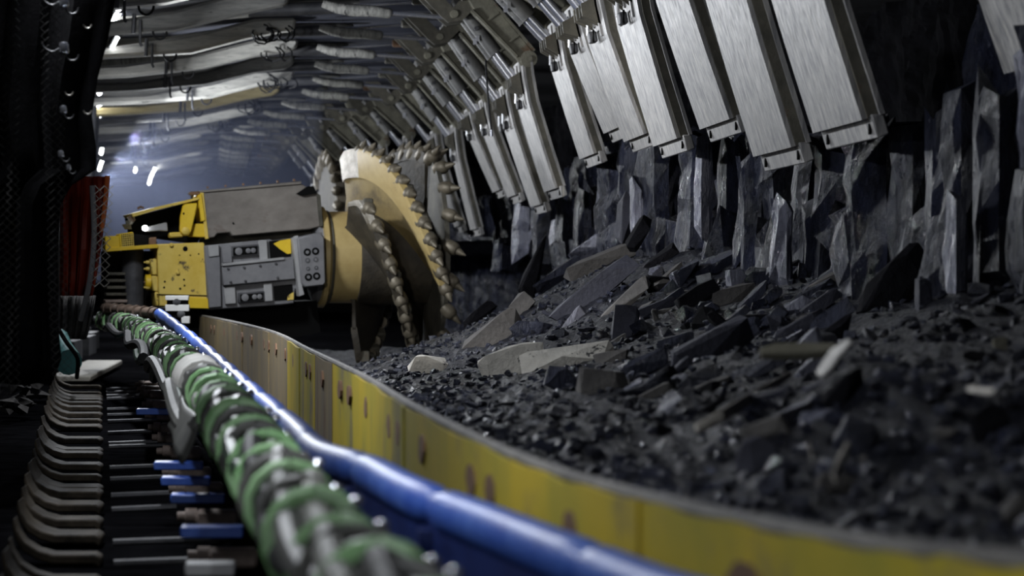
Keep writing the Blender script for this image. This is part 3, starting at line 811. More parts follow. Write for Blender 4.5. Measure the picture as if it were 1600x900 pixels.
net('wire_net', -10, 34, -20, 640, 9.6, net_mat, 'dark wire net hanging at the left edge of the picture')
net('wire_net', 60, 95, -20, 600, 10.0, net_mat, 'dark wire net hanging between the left edge net and the red sheet', lean=.05)
net('wire_net', 148, 176, 290, 455, 12.2, net_pale, 'pale wire net hanging just right of the red plastic sheet', wire=.003, cell=.020, lean=-.02)
drape('red_sheet', [(97, 166, 276), (95, 168, 310), (95, 164, 345), (96, 158, 390), (96, 152, 430), (96, 146, 462)], 14.0, red_sheet, 'dark red plastic sheet hanging left of the yellow machine', 'sheet', .04)
tag(MB().tube(catmull([P(168, 275, 13.7), P(165, 310, 13.7), P(161, 345, 13.7), P(157, 362, 13.7)], 5), .013, 8).build('orange_strip', orange_m), 'narrow bright orange strip on the edge of the red sheet', 'strip')
tag(MB().tube(catmull([P(144, 290, 13.3), P(147, 370, 13.3), P(140, 440, 13.3), P(126, 500, 13.4)], 6), .014, 8).build('clear_hose', grey_mach), 'grey hose hanging down over the red sheet', 'hose')
drape('pale_sheet', [(95, 150, 462), (96, 145, 490), (95, 140, 515), (98, 135, 530)], 21, shale, 'grey hanging sheet under the red one, behind the walkway', 'sheet', .03)
for k, (px, py, s_) in enumerate([(100, 3, 1.0), (100, 76, 1.0), (99, 172, .7), (95, 241, .6), (107, 262, .5)]):
    c = P(px, py, 10.4); r_ = .018 * s_
    t = thing('hose_coupling', c, ['silver hose coupling on the black sheet, at the top frame edge', 'largest silver hose coupling on the black sheet, with a drooping wire', 'small silver hose coupling in the middle of the black sheet',
                                   'small silver coupling above the red sheet', 'smallest glinting coupling just above the red sheet'][k], 'coupling', 'couplings glinting on the black sheet')
    MB().lathe(c, (.1, -.2, -1), [(-r_ * 1.3, r_ * .8), (-r_ * .9, r_), (r_ * .9, r_ * 1.1), (r_ * 1.2, r_ * .7)], 12).build('body', chrome, t)
    MB().tube([c + Vector((r_ * (1.8 + 1.4 * math.cos(q)), 0, r_ * (-1.2 + 1.4 * math.sin(q)))) for q in [PI + j * PI / 9 for j in range(10)]], .0035 * s_, 6).build('ring', steel_dark, t)
    if k in (0, 1):
        MB().tube(catmull([c + Vector((-r_, 0, 0)), c + Vector((-.045, 0, -.012)), c + Vector((-.075, 0, .002)), c + Vector((-.088, 0, .028))], 5), .004, 6).build('wire', steel_dark, t)
for k, (px, py) in enumerate([(137, 38), (108, 143), (137, 172)]):
    c = P(px, py, 10.5)
    tag(MB().tube([c + Vector((.016 * math.cos(q), 0, .016 * math.sin(q))) for q in [PI + j * PI / 9 for j in range(10)]], .0035, 6).build('steel_ring', net_pale),
        ['half-seen steel ring on the black sheet, the upper one', 'half-seen steel ring low on the black sheet, left of the other', 'half-seen steel ring on the black sheet beside the level tube lamp'][k], 'ring')

# ---------------------------------------------------------------- the shearer: one machine, yawed a little from the picture plane
SD, SY = 24.0, R(9)
PXM = F / SD
SXF = Matrix.Translation((0, SD, 0)) @ Matrix.Rotation(SY, 4, 'Z')
sh = thing('shearer', (0, SD, FLOOR), 'yellow and grey coal shearer with large ochre cutting drum at the end of the plates', 'shearer', rz=SY)


def S(px, py, y=0.0):
    """pixel on the machine's front plane, y metres behind it"""
    k = (1 + y / SD)
    return Vector(((px - CX) / PXM * k, y, (CY - py) / PXM * k))


def pts2(*a): return [((x - CX) / PXM, (CY - y) / PXM) for x, y in a]


def mb(): return MB(SXF)


# upper cowl
cw = mb().prism(pts2((312, 300), (470, 287), (500, 304), (503, 353), (484, 358), (362, 369), (358, 363), (338, 365), (334, 371), (320, 373)), -.02, .75).build('cowl', cowl_mat, sh, bevel=.008)
mb().prism(pts2((307, 299), (470, 283), (470, 288), (312, 302)), -.04, .76).build('lid', cowl_mat, cw, bevel=.004)
for px in (322, 350, 378, 405, 432, 458):
    mb().box(S(px, 294.5 - (px - 312) * .09, -.05), (.018, .02, .02)).build('lid_clip', rust, cw)
mb().prism(pts2((462, 303), (480, 291), (489, 291), (494, 302), (470, 306)), -.06, -.018).build('lifting_eye', hole_black, cw)
mb().prism(pts2((311, 301), (316, 300), (324, 373), (319, 374)), -.035, -.018).build('edge_strip', yellow_dust, cw)
mb().prism(pts2((494, 302), (500, 305), (504, 353), (499, 354)), -.05, -.018).build('edge_strip', olive_dark, cw)
mb().lathe(S(363, 349, -.03), (0, 1, 0), [(0, .009), (.012, .009)], 8).build('bolt_hole', hole_black, cw)
mb().prism(pts2((324, 360), (500, 345), (503, 385), (326, 400)), .22, .68).build('dark_filler', olive_dark, sh)  # dark block added to fill the bright gap below the cowl
# motor housing
mh = mb().prism(pts2((316, 384), (420, 374), (424, 376), (455, 372), (503, 362), (503, 446), (460, 452), (458, 474), (440, 476), (322, 484)), -.06, .7).build('motor_housing', grey_mach, sh, bevel=.01)
mb().prism(pts2((317, 386), (340, 383), (343, 479), (323, 481)), -.10, -.055).build('corner_column', grey_mach, mh, bevel=.006)
mb().prism(pts2((322, 384), (338, 382.5), (339, 400), (323, 402)), -.115, -.098).build('cover_plate', grey_pale, mh, bevel=.004)
mb().prism(pts2((343, 417), (455, 404), (458, 436), (345, 446)), -.13, -.055).build('front_panel', grey_mach, mh, bevel=.006)
mb().prism(pts2((343, 412), (440, 402), (440, 406), (343, 416)), -.15, -.055).build('panel_rim', grey_pale, mh, bevel=.003)
for px, py in [(352, 420), (377, 418), (402, 415), (427, 412), (356, 441), (379, 439), (430, 434)]:
    mb().lathe(S(px, py, -.145), (0, 1, 0), [(0, .008), (.008, .012), (.02, .012)], 8).build('bolt', steel_dark, mh)
for (x, y, ww, hh) in [(380, 392, 44, 17), (390, 464, 42, 16)]:
    b = mb().prism(pts2((x - ww / 2, y - hh / 2 + 1.5), (x + ww / 2, y - hh / 2 - 1.5), (x + ww / 2, y + hh / 2 - 1.5), (x - ww / 2, y + hh / 2 + 1.5)), -.10, -.055).build('control_box', steel_dark, mh, bevel=.008)
    mb().prism(pts2((x - ww / 2 + 3, y - hh / 2 + 4), (x + ww / 2 - 3, y - hh / 2 + 1), (x + ww / 2 - 3, y + hh / 2 - 4), (x - ww / 2 + 3, y + hh / 2 - 1)), -.108, -.098).build('box_face', hole_black, b)
    for dx, r_ in ((-11, .032), (4, .022), (12, .022)):
        mb().lathe(S(x + dx, y - dx * .06, -.125), (0, 1, 0), [(0, r_ * .5), (.004, r_ * .55), (.006, r_), (.02, r_)], 14).build('dial', grey_mach, b)
for a in [((401, 376), (414, 375), (416, 405), (403, 407)), ((347, 449), (364, 447), (366, 474), (349, 475)), ((409, 443), (422, 442), (424, 470), (411, 471)), ((343, 386), (358, 384), (360, 410), (345, 411))]:
    mb().prism(pts2(*a), -.095, -.055).build('upright', grey_pale if a[0][0] != 343 else grey_mach, mh, bevel=.004)
mb().prism(pts2((418, 377), (452, 373), (453, 401), (420, 404)), -.066, -.055).build('recess', hole_black, mh)
mb().prism(pts2((425, 381), (436, 376), (452, 373), (453, 396), (447, 397), (436, 390)), -.074, -.06).build('yellow_patch', yellow, mh)
mb().prism(pts2((425, 447), (455, 444), (457, 468), (427, 470)), -.066, -.055).build('recess', hole_black, mh)
mb().prism(pts2((448, 462), (457, 456), (457, 468), (447, 469)), -.07, -.06).build('yellow_patch', yellow_dust, mh)
mb().prism(pts2((452, 373), (460, 368), (466, 445), (470, 460), (462, 463)), -.22, -.055).build('web_plate', grey_pale, mh, bevel=.004)
fl = mb().prism(pts2((457, 372), (494, 364), (500, 372), (502, 442), (498, 446), (469, 449), (464, 444)), -.27, .1).build('bolted_flange', grey_mach, mh, bevel=.012)
for r_, yy in enumerate((394, 407, 420, 433)):
    for q, xx in enumerate((473, 486)):
        rr = (.034, .024, .019, .034)[r_]
        mb().lathe(S(xx + r_ * .6, yy - q * 1.5, -.273), (0, 1, 0), [(0, rr), (.002, rr), (.003, rr * .75), (.012, rr * .75)], 14).build('bolt_recess', hole_black if r_ in (0, 3) else steel_dark, fl)
        mb().lathe(S(xx + r_ * .6, yy - q * 1.5, -.278), (0, 1, 0), [(0, rr * .45), (.012, rr * .55)], 6).build('bolt_head', grey_mach, fl)
# yellow end plate
yp = mb().prism(pts2((244, 382), (317, 379), (320, 420), (325, 482), (246, 478)), -.05, .6).build('end_plate', yellow_dust, sh, bevel=.01)
for px, py, r_ in [(287, 389, .022), (295, 399, .007), (308, 397, .007), (278, 399, .006), (279, 409, .006), (285, 437, .009), (286, 446, .009), (279, 451, .01), (255, 440, .009), (254, 449, .009), (289, 480, .009)]:
    mb().lathe(S(px, py, -.053), (0, 1, 0), [(0, r_), (.006, r_)], 12).build('drilled_hole', hole_black, yp)
for px, py in [(265, 383), (275, 426), (262, 470)]:
    mb().lathe(S(px, py, -.075), (0, 1, 0), [(0, .012), (.008, .019), (.03, .019)], 8).build('bolt', yellow_dust, yp)
mb().prism(pts2((243, 459), (323, 461), (324, 463), (243, 461)), -.054, -.045).build('weld_seam', hole_black, yp)
mb().prism(pts2((269, 462), (322, 466), (325, 482), (268, 480)), -.075, -.045).build('lower_plate', yellow, yp, bevel=.004)
for a in [((233, 405), (243, 404), (245, 430), (236, 430)), ((235, 431), (245, 431), (246, 456), (238, 455)), ((240, 456), (246, 456), (247, 478), (242, 478))]:
    mb().prism(pts2(*a), -.03, .3).build('side_block', yellow_dust, yp, bevel=.01)
for py in (410, 420, 441, 449):
    mb().lathe(S(233, py, .02), (-1, 0, 0), [(0, .016), (.03, .016), (.032, .008), (.05, .008)], 8).build('side_bolt', rust if py == 441 else yellow_dust, yp)
mb().lathe(S(236, 441, .06), (-1, 0, 0), [(0, .07), (.04, .07), (.05, .06)], 16).build('round_cover', yellow, yp)
# yellow hood with the dark inside
hd = mb().prism(pts2((203, 335), (240, 325), (309, 309), (309, 313), (240, 330), (206, 340)), -.06, .7).build('hood', yellow_dust, sh, bevel=.004)
mb().prism(pts2((206, 340), (309, 313), (317, 372), (314, 380), (212, 366)), .30, .7).build('dark_interior', hole_black, hd)  # black block stands in for the shade inside the hood
mb().prism(pts2((307, 306), (313, 303), (319, 345), (312, 347)), -.05, .3).build('hood_post', yellow, hd, bevel=.004)
mb().prism(pts2((303, 350), (318, 350), (319, 371), (298, 370)), -.03, .3).build('hood_foot', yellow, hd, bevel=.004)
ar = mb().prism(pts2((283, 323), (286, 320), (305, 318), (304, 328), (296, 362), (292, 369), (284, 369), (278, 362), (279, 340)), -.10, -.03).build('tilt_arm', yellow, hd, bevel=.008)
mb().lathe(S(286, 361, -.115), (0, 1, 0), [(0, .018), (.01, .035), (.03, .035)], 12).build('pivot', yellow_dust, ar)
mb().lathe(S(283, 334, -.104), (0, 1, 0), [(0, .009), (.012, .009)], 8).build('bolt_hole', hole_black, ar)
mb().prism(pts2((263, 364), (284, 363), (284, 371), (263, 372)), -.06, .1).build('arm_foot', yellow_dust, hd, bevel=.01)
mb().prism(pts2((226, 356), (258, 348), (260, 350), (261, 362), (248, 361), (226, 363)), -.02, .1).build('lamp_housing', grey_pale, hd, bevel=.006)
mb().lathe(S(224, 357, -.035), (.4, -1, 0), [(0, .024), (.02, .022), (.03, .012)], 14).build('headlight', lamp_glow, hd)
for k, (px, py) in enumerate([(205, 342), (204, 347), (202, 350), (200, 353)]):
    mb().hull([S(px, py) + Vector((random.gauss(0, .02), random.gauss(0, .02), random.gauss(0, .02))) for _ in range(10)]).build('clamped_cord', olive, hd)
mb().box(S(304, 303, .05), (.09, .12, .03)).build('hinge', rust, hd, bevel=.006)
mb().tube([S(214, 327), S(219, 324), S(224, 326)], .010, 6).build('hook', rust, hd)
# side bar and grille box
sb = mb().prism(pts2((163, 370), (186, 369), (187, 391), (163, 393)), -.05, .25).build('side_bar', yellow, sh, bevel=.008)
mb().prism(pts2((163, 388), (245, 382), (245, 388), (164, 394)), -.07, .2).build('lower_bar', yellow, sh, bevel=.004)
gb = mb().prism(pts2((184, 366), (206, 363), (208, 387), (186, 389)), -.06, .25).build('grille_box', yellow, sh, bevel=.008)
mb().prism(pts2((188, 367), (205, 365), (206, 385), (189, 387)), -.064, -.055).build('grille_dark', hole_black, gb)
for k in range(6):
    mb().tube([S(189 + k * 3.2, 366.5 - k * .4, -.067), S(190 + k * 3.2, 387 - k * .4, -.067)], .0035, 5).build('grille_bar', yellow_dust, gb)
for k in range(6):
    mb().tube([S(188, 369 + k * 3.4, -.067), S(206, 367 + k * 3.4, -.067)], .0035, 5).build('grille_bar', yellow_dust, gb)
mb().prism(pts2((208, 366), (233, 368), (246, 380), (208, 386)), .02, .3).build('bracket_block', hole_black, sh)
mb().prism(pts2((232, 372), (243, 371), (243, 383), (232, 385)), -.03, .2).build('rusty_block', rust, sh, bevel=.006)
mb().lathe(S(212, 478, .2), (0, 0, 1), [(0, .10), (.5, .10), (.52, .08)], 16).build('haulage_motor', steel_dark, sh)
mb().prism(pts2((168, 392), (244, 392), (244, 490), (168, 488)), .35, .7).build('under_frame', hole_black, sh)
for k in range(6):
    mb().box(S(184 - k * .3, 428 + k * 10.5, .12), (.15 + .012 * k, .2, .028)).build('step', [olive_dark, pink_steel][k > 3], sh, bevel=.006)
# lower body down to the conveyor
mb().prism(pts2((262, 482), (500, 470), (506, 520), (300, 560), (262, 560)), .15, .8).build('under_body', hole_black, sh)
# ranging arm neck and hub
DC = S(535, 402, .30)                 # drum axis point
ax = Vector((1, 0, 0))
X = lambda px: (px - 535) / PXM
mb().lathe(DC, ax, [(X(494), .36), (X(497), .40), (X(508), .42), (X(513), .40), (X(520), .40)], 48).build('neck_ring', grey_mach, sh)
drum = mb().lathe(DC, ax, [(X(562), .38), (X(563), .43), (X(690), .44), (X(691), .38)], 56).build('cutting_drum', shade_grime, sh)
mb().lathe(DC, ax, [(X(504), .42), (X(505), .455), (X(512), .46), (X(514), .43), (X(517), .415), (X(568), .415)], 56).build('hub', ochre, drum)
mb().lathe(DC, ax, [(X(516), .418), (X(519), .427), (X(521), .418)], 48).build('seal_ring', olive_dark, drum)
RO, RI = .985, .40
X0, X1 = X(528), X(668)


def hel(al, r, x):
    """al: degrees above the near horizontal; r radius; x along the axis"""
    q = R(al)
    return DC + Vector((x, -r * math.cos(q), r * math.sin(q)))


RATE = 1.0 / PXM                      # metres of advance per degree
for vn in range(4):
    a_start, X0 = [(102, X(551)), (40, X(537)), (-66, X(551)), (190, X(551))][vn]
    span = (X1 - X0) / RATE
    n = 44
    # thin web from barrel to rim
    v, f = [], []
    for i in range(n + 1):
        al = a_start - span * i / n; x = X0 + (X1 - X0) * i / n
        grow = sm(i / 5 + (.75 if vn == 0 else .2))
        ro = RI + (RO - .06 - RI) * (0.55 + .45 * grow)
        for (r_, dx) in ((RI, 0.0), (ro * .62, .02), (ro, .0), (ro, .035), (RI, .05)):
            v.append(hel(al, r_, x + dx))
    m_ = 5
    for i in range(n):
        for j in range(m_):
            a, b = i * m_ + j, i * m_ + (j + 1) % m_
            f.append((a, b, b + m_, a + m_))
    f += [tuple(range(m_)), tuple(range(n * m_ + m_ - 1, n * m_ - 1, -1))]
    web = mb().add(v, f).build('vane', ochre_shaded if vn == 0 else shade_grime, drum)
    # rim band: thick outer block; its leading fifth is scoured bare
    for (i0, i1, mt, nm) in ((0, 7 if vn == 0 else 8, worn if vn < 2 else shade_grime, 'wear_plate'), (7 if vn == 0 else 8, n, ochre if vn == 0 else shade_grime, 'rim')):
        v, f = [], []
        for i in range(i0, i1 + 1):
            al = a_start - span * i / n; x = X0 + (X1 - X0) * i / n
            gr = .55 + .45 * sm(i / 5 + (.75 if vn == 0 else .2))
            ro = RI + (RO - RI) * gr
            rt = (.26 if vn == 0 else .10) * gr
            tw = (.085 if vn == 0 else .03) * (1 - .4 * i / n)
            for (r_, dx) in ((ro - rt, -.008), (ro - .03, -tw * .35), (ro, -.01), (ro, .05), (ro - rt, .045)):
                v.append(hel(al, r_, x + dx))
        m2 = i1 - i0
        for i in range(m2):
            for j in range(5):
                a, b = i * 5 + j, i * 5 + (j + 1) % 5
                f.append((a, b, b + 5, a + 5))
        f += [tuple(range(5)), tuple(range(m2 * 5 + 4, m2 * 5 - 1, -1))]
        mb().add(v, f).build(nm, mt, drum)
    # picks along the rim, each in its holder
    for i in range(13):
        al = a_start - 14 - (span - 12) * i / 12.0
        x = X0 + (a_start - al) * RATE + .045
        base = hel(al, RO - .03, x)
        q = R(al)
        rad = Vector((0, -math.cos(q), math.sin(q))); tan = Vector((0, -math.sin(q), -math.cos(q)))   # tan: towards smaller al
        dr = (rad * .72 + tan * .62 + Vector((.22 + .05 * ((i * 7) % 3), 0, 0))).normalized()
        mb().lathe(base - dr * .04, dr, [(-.03, .055), (.0, .062), (.055, .066), (.085, .055), (.10, .043), (.102, .036), (.13, .030), (.15, .024), (.185, .006)], 11).build('pick', pick_mat, drum)
        if i % 2 == 0:
            mb().box(base - rad * .03 + tan * -.05, (.09, .11, .10), Matrix.Rotation(-q, 3, 'X')).build('pick_holder', olive_dark, drum, bevel=.012)
# end ring with picks on the coal side
mb().lathe(DC, ax, [(X(676), .55), (X(677), .93), (X(684), .93), (X(685), .55)], 48).build('end_ring', olive_dark, drum)
for i in range(20):
    al = i * 18 + 5
    q = R(al)
    rad = Vector((0, -math.cos(q), math.sin(q))); tan = Vector((0, -math.sin(q), -math.cos(q)))
    base = DC + Vector((X(686), 0, 0)) + rad * .93
    dr = (rad * .55 + tan * .5 + Vector((.65, 0, 0))).normalized()
    mb().lathe(base - dr * .03, dr, [(-.03, .05), (.0, .060), (.055, .062), (.085, .052), (.10, .040), (.102, .034), (.13, .028), (.15, .022), (.19, .005)], 11).build('pick', pick_mat, drum)

# the second drum at the far end of the machine, only its picks and rim seen between cowl and near drum
FD = SXF.inverted() @ P(509, 352, 34.0)
fd = mb().lathe(FD, ax, [(.0, .55), (.01, .82), (.62, .82), (.64, .5)], 40).build('far_drum', shade_grime, sh)
for (xo, n_p) in ((.02, 26), (.30, 26), (.58, 26)):
    for i in range(n_p):
        q = 2 * PI * i / n_p + xo * 3
        rad = Vector((0, -math.cos(q), math.sin(q))); tan = Vector((0, -math.sin(q), -math.cos(q)))
        dr = (rad * .8 + tan * .5 + Vector((-.25 if xo < .1 else .1, 0, 0))).normalized()
        mb().lathe(FD + Vector((xo, 0, 0)) + rad * .80, dr, [(-.03, .06), (.06, .066), (.10, .045), (.15, .028), (.19, .006)], 8).build('pick', pick_mat, fd)

# white bracket box standing on the rail in front of the yellow end plate
bx = thing('bracket_box', P(280, 492, 22.6), 'small white painted bracket box with round holes before the yellow machine plate', 'box')
c = P(279, 484, 22.6)
for (x0, y0, x1, y1, mt, nm) in [(259, 462, 295, 469, white_paint, 'top_plate'), (259, 476, 296, 486, white_paint, 'front_plate'), (261, 469, 294, 476, hole_black, 'upper_gap'), (262, 486, 295, 497, hole_black, 'lower_gap'), (284, 494, 297, 505, white_paint, 'foot')]:
    a, b = P(x0, y0, 22.6), P(x1, y1, 22.6)
    MB().box((a + b) / 2 + Vector((0, .0 if mt is white_paint else .02, 0)), (abs(b.x - a.x), .16, abs(a.z - b.z))).build(nm, mt, bx, bevel=.003)
for px, py in [(276, 472), (283, 491)]:
    MB().lathe(P(px, py, 22.52), (0, 1, 0), [(0, .028), (.004, .034), (.03, .034)], 14).build('round_end', steel_dark, bx)

# ---------------------------------------------------------------- broken coal between the plates and the face
PT = [(y, x) for y, x in PL] + [(30, -1.2), (40, -2.0)]


def ground(x, y):
    xp = interp(PT, y)
    xh = interp([(3, 2.75), (12, 2.75), (15, 2.4), (18, 2.05), (20.5, 1.95), (22, 2.1), (25, 2.75)], y)
    t = (x - xp - .1) / (xh - xp)
    lo = interp([(3, -.44), (5, -.46), (9, -.50), (15, -.66), (21, -.86), (24, -.92), (40, -.92)], y)
    hi = interp([(3, .05), (8, .02), (13, .0), (17, .0), (19.5, -.02), (22, -.35), (25, -.8), (40, -.8)], y)
    z = lo + (hi - lo) * max(0.0, min(1.12, t)) ** 1.5
    z += .055 * noise.noise(Vector((x * 2.2, y * 1.6, 1))) + .03 * noise.noise(Vector((x * 6, y * 5, 2)))
    z += .13 * math.exp(-((x - 1.42) / .26) ** 2 - ((y - 6.3) / .7) ** 2)
    if y > 22: z = min(z, -.80 + .05 * noise.noise(Vector((x * 5, y * 4, 3))))
    return z


def hit(px, py):
    d = 3.0
    while d < 34:
        p = P(px, py, d)
        if p.x > interp(PT, d) + .05 and p.z < ground(p.x, d): return p
        d += .03
    return None


vs_, fs_ = [], []
NX, NY = 90, 260
for i in range(NY + 1):
    y = 2.4 + 29 * (i / NY) ** 1.35
    xp = interp(PT, y) + .03
    for j in range(NX + 1):
        x = xp + (3.25 - xp) * j / NX
        n_ = .018 * noise.noise(Vector((x * 18, y * 16, 4))) + .012 * noise.noise(Vector((x * 45, y * 40, 6)))
        vs_.append((x, y, ground(x, y) + n_))
for i in range(NY):
    for j in range(NX):
        a = i * (NX + 1) + j
        fs_.append((a, a + 1, a + NX + 2, a + NX + 1))
tag(MB().add(vs_, fs_).build('coal_fines', fines, smooth=False), 'bed of fine broken black coal between plates and coal face', 'rubble', None, 'stuff')


def rock_pts(rnd, a, b, c, n=18, flat=.5):
    out = []
    for _ in range(n):
        v_ = Vector((rnd.gauss(0, 1), rnd.gauss(0, 1), rnd.gauss(0, 1))).normalized()
        v_ = Vector([math.copysign(abs(q) ** flat, q) for q in v_])
        out.append(Vector((v_.x * a, v_.y * b, v_.z * c)))
    return out


# fine gravel, thousands of chips, one object
rnd = random.Random(21)
variants = []
for k in range(10):
    m_ = MB().hull(rock_pts(rnd, 1, .8, .6, 9, .7)); variants.append((m_.v, m_.f))
gv, gf = [], []
for k in range(9000):
    y = 3.2 + 20.5 * rnd.random() ** 1.3
    xp = interp(PT, y)
    x = xp + .05 + (2.9 - xp) * rnd.random() ** 2.2
    s_ = rnd.choice((.012, .016, .02, .028)) * rnd.uniform(.7, 1.3)
    M3 = Matrix.Rotation(rnd.uniform(0, 6), 3, 'Z') @ Matrix.Rotation(rnd.uniform(-1, 1), 3, 'X')
    vv, ff = variants[k % 10]; o = len(gv)
    p = Vector((x, y, ground(x, y) + s_ * .3))
    gv += [p + M3 @ (q * s_) for q in vv]; gf += [tuple(o + i for i in f_) for f_ in ff]
me = bpy.data.meshes.new('coal_gravel'); me.from_pydata(gv, [], gf); me.materials.append(coal)
g = bpy.data.objects.new('coal_gravel', me); COL.objects.link(g)
tag(g, 'countless small coal chips strewn over the rubble bed', 'rubble', None, 'stuff')

RK = [
    (668, 580, 66, 32, -6, pale, 'small pale grey block lying alone beside the foot of the cutting drum', 'stone_block'),
    (806, 584, 124, 58, 12, pale, 'large pale rounded boulder dusted white, lowest left on the rubble', 'boulder'),
    (888, 570, 165, 42, 10, pale, 'long pale flat stone stretching right from the pale rounded boulder'),
    (770, 538, 112, 46, 38, shale, 'dusty grey slab slanting up left of the pale boulder'),
    (940, 612, 96, 46, -8, shale, 'grey block with scooped dark face in the middle of the rubble', 'stone_block'),
    (878, 606, 56, 44, -25, coal, 'bluish coal lump wedged left of the scooped grey block', 'coal_block'),
    (974, 525, 44, 78, -8, shale_dark, 'dark upright slab standing in the middle of the rubble'),
    (928, 466, 168, 36, 38, shale_dark, 'longest dark plank like slab leaning diagonally up the slope'),
    (940, 416, 130, 28, 22, shale, 'flat grey slab lying atop the pile under the leaning upright plank'),
    (922, 400, 70, 34, 35, coal_shiny, 'glittering pale coal slab at the top left of the pile'),
    (978, 476, 104, 22, 44, shale, 'thin grey slab right of the longest dark plank slab'),
    (840, 430, 116, 34, 64, coal_dull, 'black leaning slab at the left foot of the coal face'),
    (976, 350, 20, 96, -4, shale_dark, 'narrow upright dark plank leaning on the coal face'),
    (998, 372, 24, 62, -30, coal_dull, 'short black plank leaning beside the narrow upright one'),
    (1030, 412, 84, 20, 38, coal_dull, 'black pointed splinter near the bright coal column'),
    (1150, 443, 34, 30, 0, coal_shiny, 'pale bluish square coal block under the coal face'),
    (1196, 445, 66, 34, -4, coal, 'dark coal block right of the pale bluish square one', 'coal_block'),
    (1112, 556, 150, 52, 28, shale_dark, 'broad smooth dark slab tilted in the middle of the slope'),
    (1168, 522, 44, 34, 8, coal, 'squarish coal block right of the broad smooth slab', 'coal_block'),
    (1090, 470, 74, 30, 30, coal_dull, 'black slab overhanging a dark gap below the bright column'),
    (1242, 487, 56, 26, 34, coal_shiny, 'shining wedge of coal below the face, right of centre', 'coal_block'),
    (1300, 505, 86, 32, 36, coal, 'grey coal slab rising right of the shining wedge', 'coal_block'),
    (1400, 470, 160, 76, 48, coal_dull, 'huge black wedge standing in for a shadow at the right of the face', 'boulder'),  # black wedge puts a shadowed hole into the rubble
    (1443, 475, 26, 74, 2, shale_dark, 'narrow upright slab right of the huge black wedge'),
    (1038, 648, 74, 24, 55, coal_shiny, 'bright streaky coal shard standing below the scooped block', 'coal_shard'),
    (1182, 735, 74, 66, 60, shale_dark, 'dark pyramid shaped stone near the plates at right', 'boulder'),
    (1306, 770, 66, 40, -6, shale, 'grey lump just behind the yellow plates at right', 'stone_block'),
    (1580, 805, 62, 30, 42, shale, 'grey shard at the right edge above the plates'),
    (1460, 775, 60, 30, -40, coal, 'bent coal lump lower right behind the yellow plates', 'coal_block'),
    (1240, 648, 80, 18, 24, coal_shiny, 'thin glittering coal sliver below the white strip', 'coal_shard'),
    (1562, 545, 26, 24, 0, olive_stone, 'small olive stone near the right edge', 'stone'),
    (1478, 680, 38, 16, 0, shale, 'flat grey chip lying right below the smooth black mound'),
    (1336, 700, 60, 66, 70, coal, 'dark coal chunk right of the small leaning stick', 'coal_block'),
    (830, 520, 66, 40, 30, coal, 'coal lump above the pale boulder, left of the plank slab', 'coal_block'),
    (815, 488, 44, 34, 50, shale, 'dusty lump at the left edge of the pile top', 'stone_block'),
    (895, 505, 52, 20, 50, coal_shiny, 'bright streaked sliver on the longest dark plank slab', 'coal_shard'),
    (1005, 580, 90, 34, 24, coal, 'layered coal block right of the dark upright slab', 'coal_block'),
    (870, 440, 100, 26, 34, coal, 'dark ragged coal slab below the glittering pale one', 'coal_block'),
    (750, 500, 62, 24, 42, coal_dull, 'black slab low beside the cutting drum'),
    (1500, 420, 60, 90, 20, coal, 'coal chunk fallen against the right end of the face', 'coal_block'),
    (1575, 410, 60, 110, -30, coal_dull, 'black block at the right frame edge beneath the face', 'boulder'),
    (1180, 585, 120, 24, 26, coal, 'long coal splinter lying left of the white stick', 'coal_block'),
    (1545, 680, 70, 60, 30, coal_dull, 'dull black block at right below the olive stone', 'boulder'),
    (955, 565, 60, 22, 10, shale, 'small flat grey stone left of the layered coal block', 'stone_block'),
]
# individual lumps
lump_meshes = []
for k in range(12):
    flat = k % 3 == 2
    lump_meshes.append(MB().hull(rock_pts(rnd, 1, .7, .3 if flat else .62, 16, .55)).mesh('coal_lump', [coal, coal, shale_dark, coal, coal_dull, shale_dark, coal, coal_shiny, coal, coal, coal_dull, coal][k], smooth=False))
spots = []
tries = 0
while len(spots) < 290 and tries < 9000:
    tries += 1
    px = rnd.uniform(650, 1600); py = rnd.uniform(430, 850)
    if any(((px - q[0]) / (q[2] * .5 + 6)) ** 2 + ((py - q[1]) / (q[3] * .6 + 8)) ** 2 < 1 for q in RK): continue
    p = hit(px, py)
    if p is None or p.y > 21.5 or p.z > .05: continue
    if ((px - 1400) / 110) ** 2 + ((py - 600) / 75) ** 2 < 1: continue
    s_ = rnd.uniform(9, 22) * p.y / F * (1.15 if px > 850 and py < 680 else .6)
    if any((p - q).length < (s_ + r_) * .8 for q, r_ in spots): continue
    spots.append((p, s_))
for k, (p, s_) in enumerate(spots):
    o = bpy.data.objects.new('coal_lump', lump_meshes[k % 12]); COL.objects.link(o)
    o.location = p + Vector((0, 0, s_ * .22)); o.scale = (s_ * rnd.uniform(.9, 1.5), s_ * rnd.uniform(.8, 1.2), s_ * rnd.uniform(.7, 1.1))
    o.rotation_euler = (rnd.uniform(-.5, .5), rnd.uniform(-.7, .1), rnd.uniform(0, 6))
    q_ = (CX + p.x * F / p.y, CY - p.z * F / p.y)
    look = ['angular black', 'blocky black', 'flat dark grey', 'rounded black', 'dull sooty', 'flat slaty', 'ragged black', 'glittering', 'pointed black', 'squat black', 'dull blocky', 'long black'][k % 12]
    zone = ('close behind the yellow plates' if p.x - interp(PT, p.y) < .45 else 'near the smooth black mound' if q_[0] > 1280 and q_[1] > 480 else 'at the foot of the coal face' if p.x > 2.1
            else 'beside the pale boulder' if q_[0] < 960 and q_[1] > 520 else 'left of the pile below the drum' if q_[0] < 860 else 'in the middle of the slope')
    tag(o, '%s coal lump lying %s' % (look, zone), 'coal lump', look + ' coal lumps ' + zone)


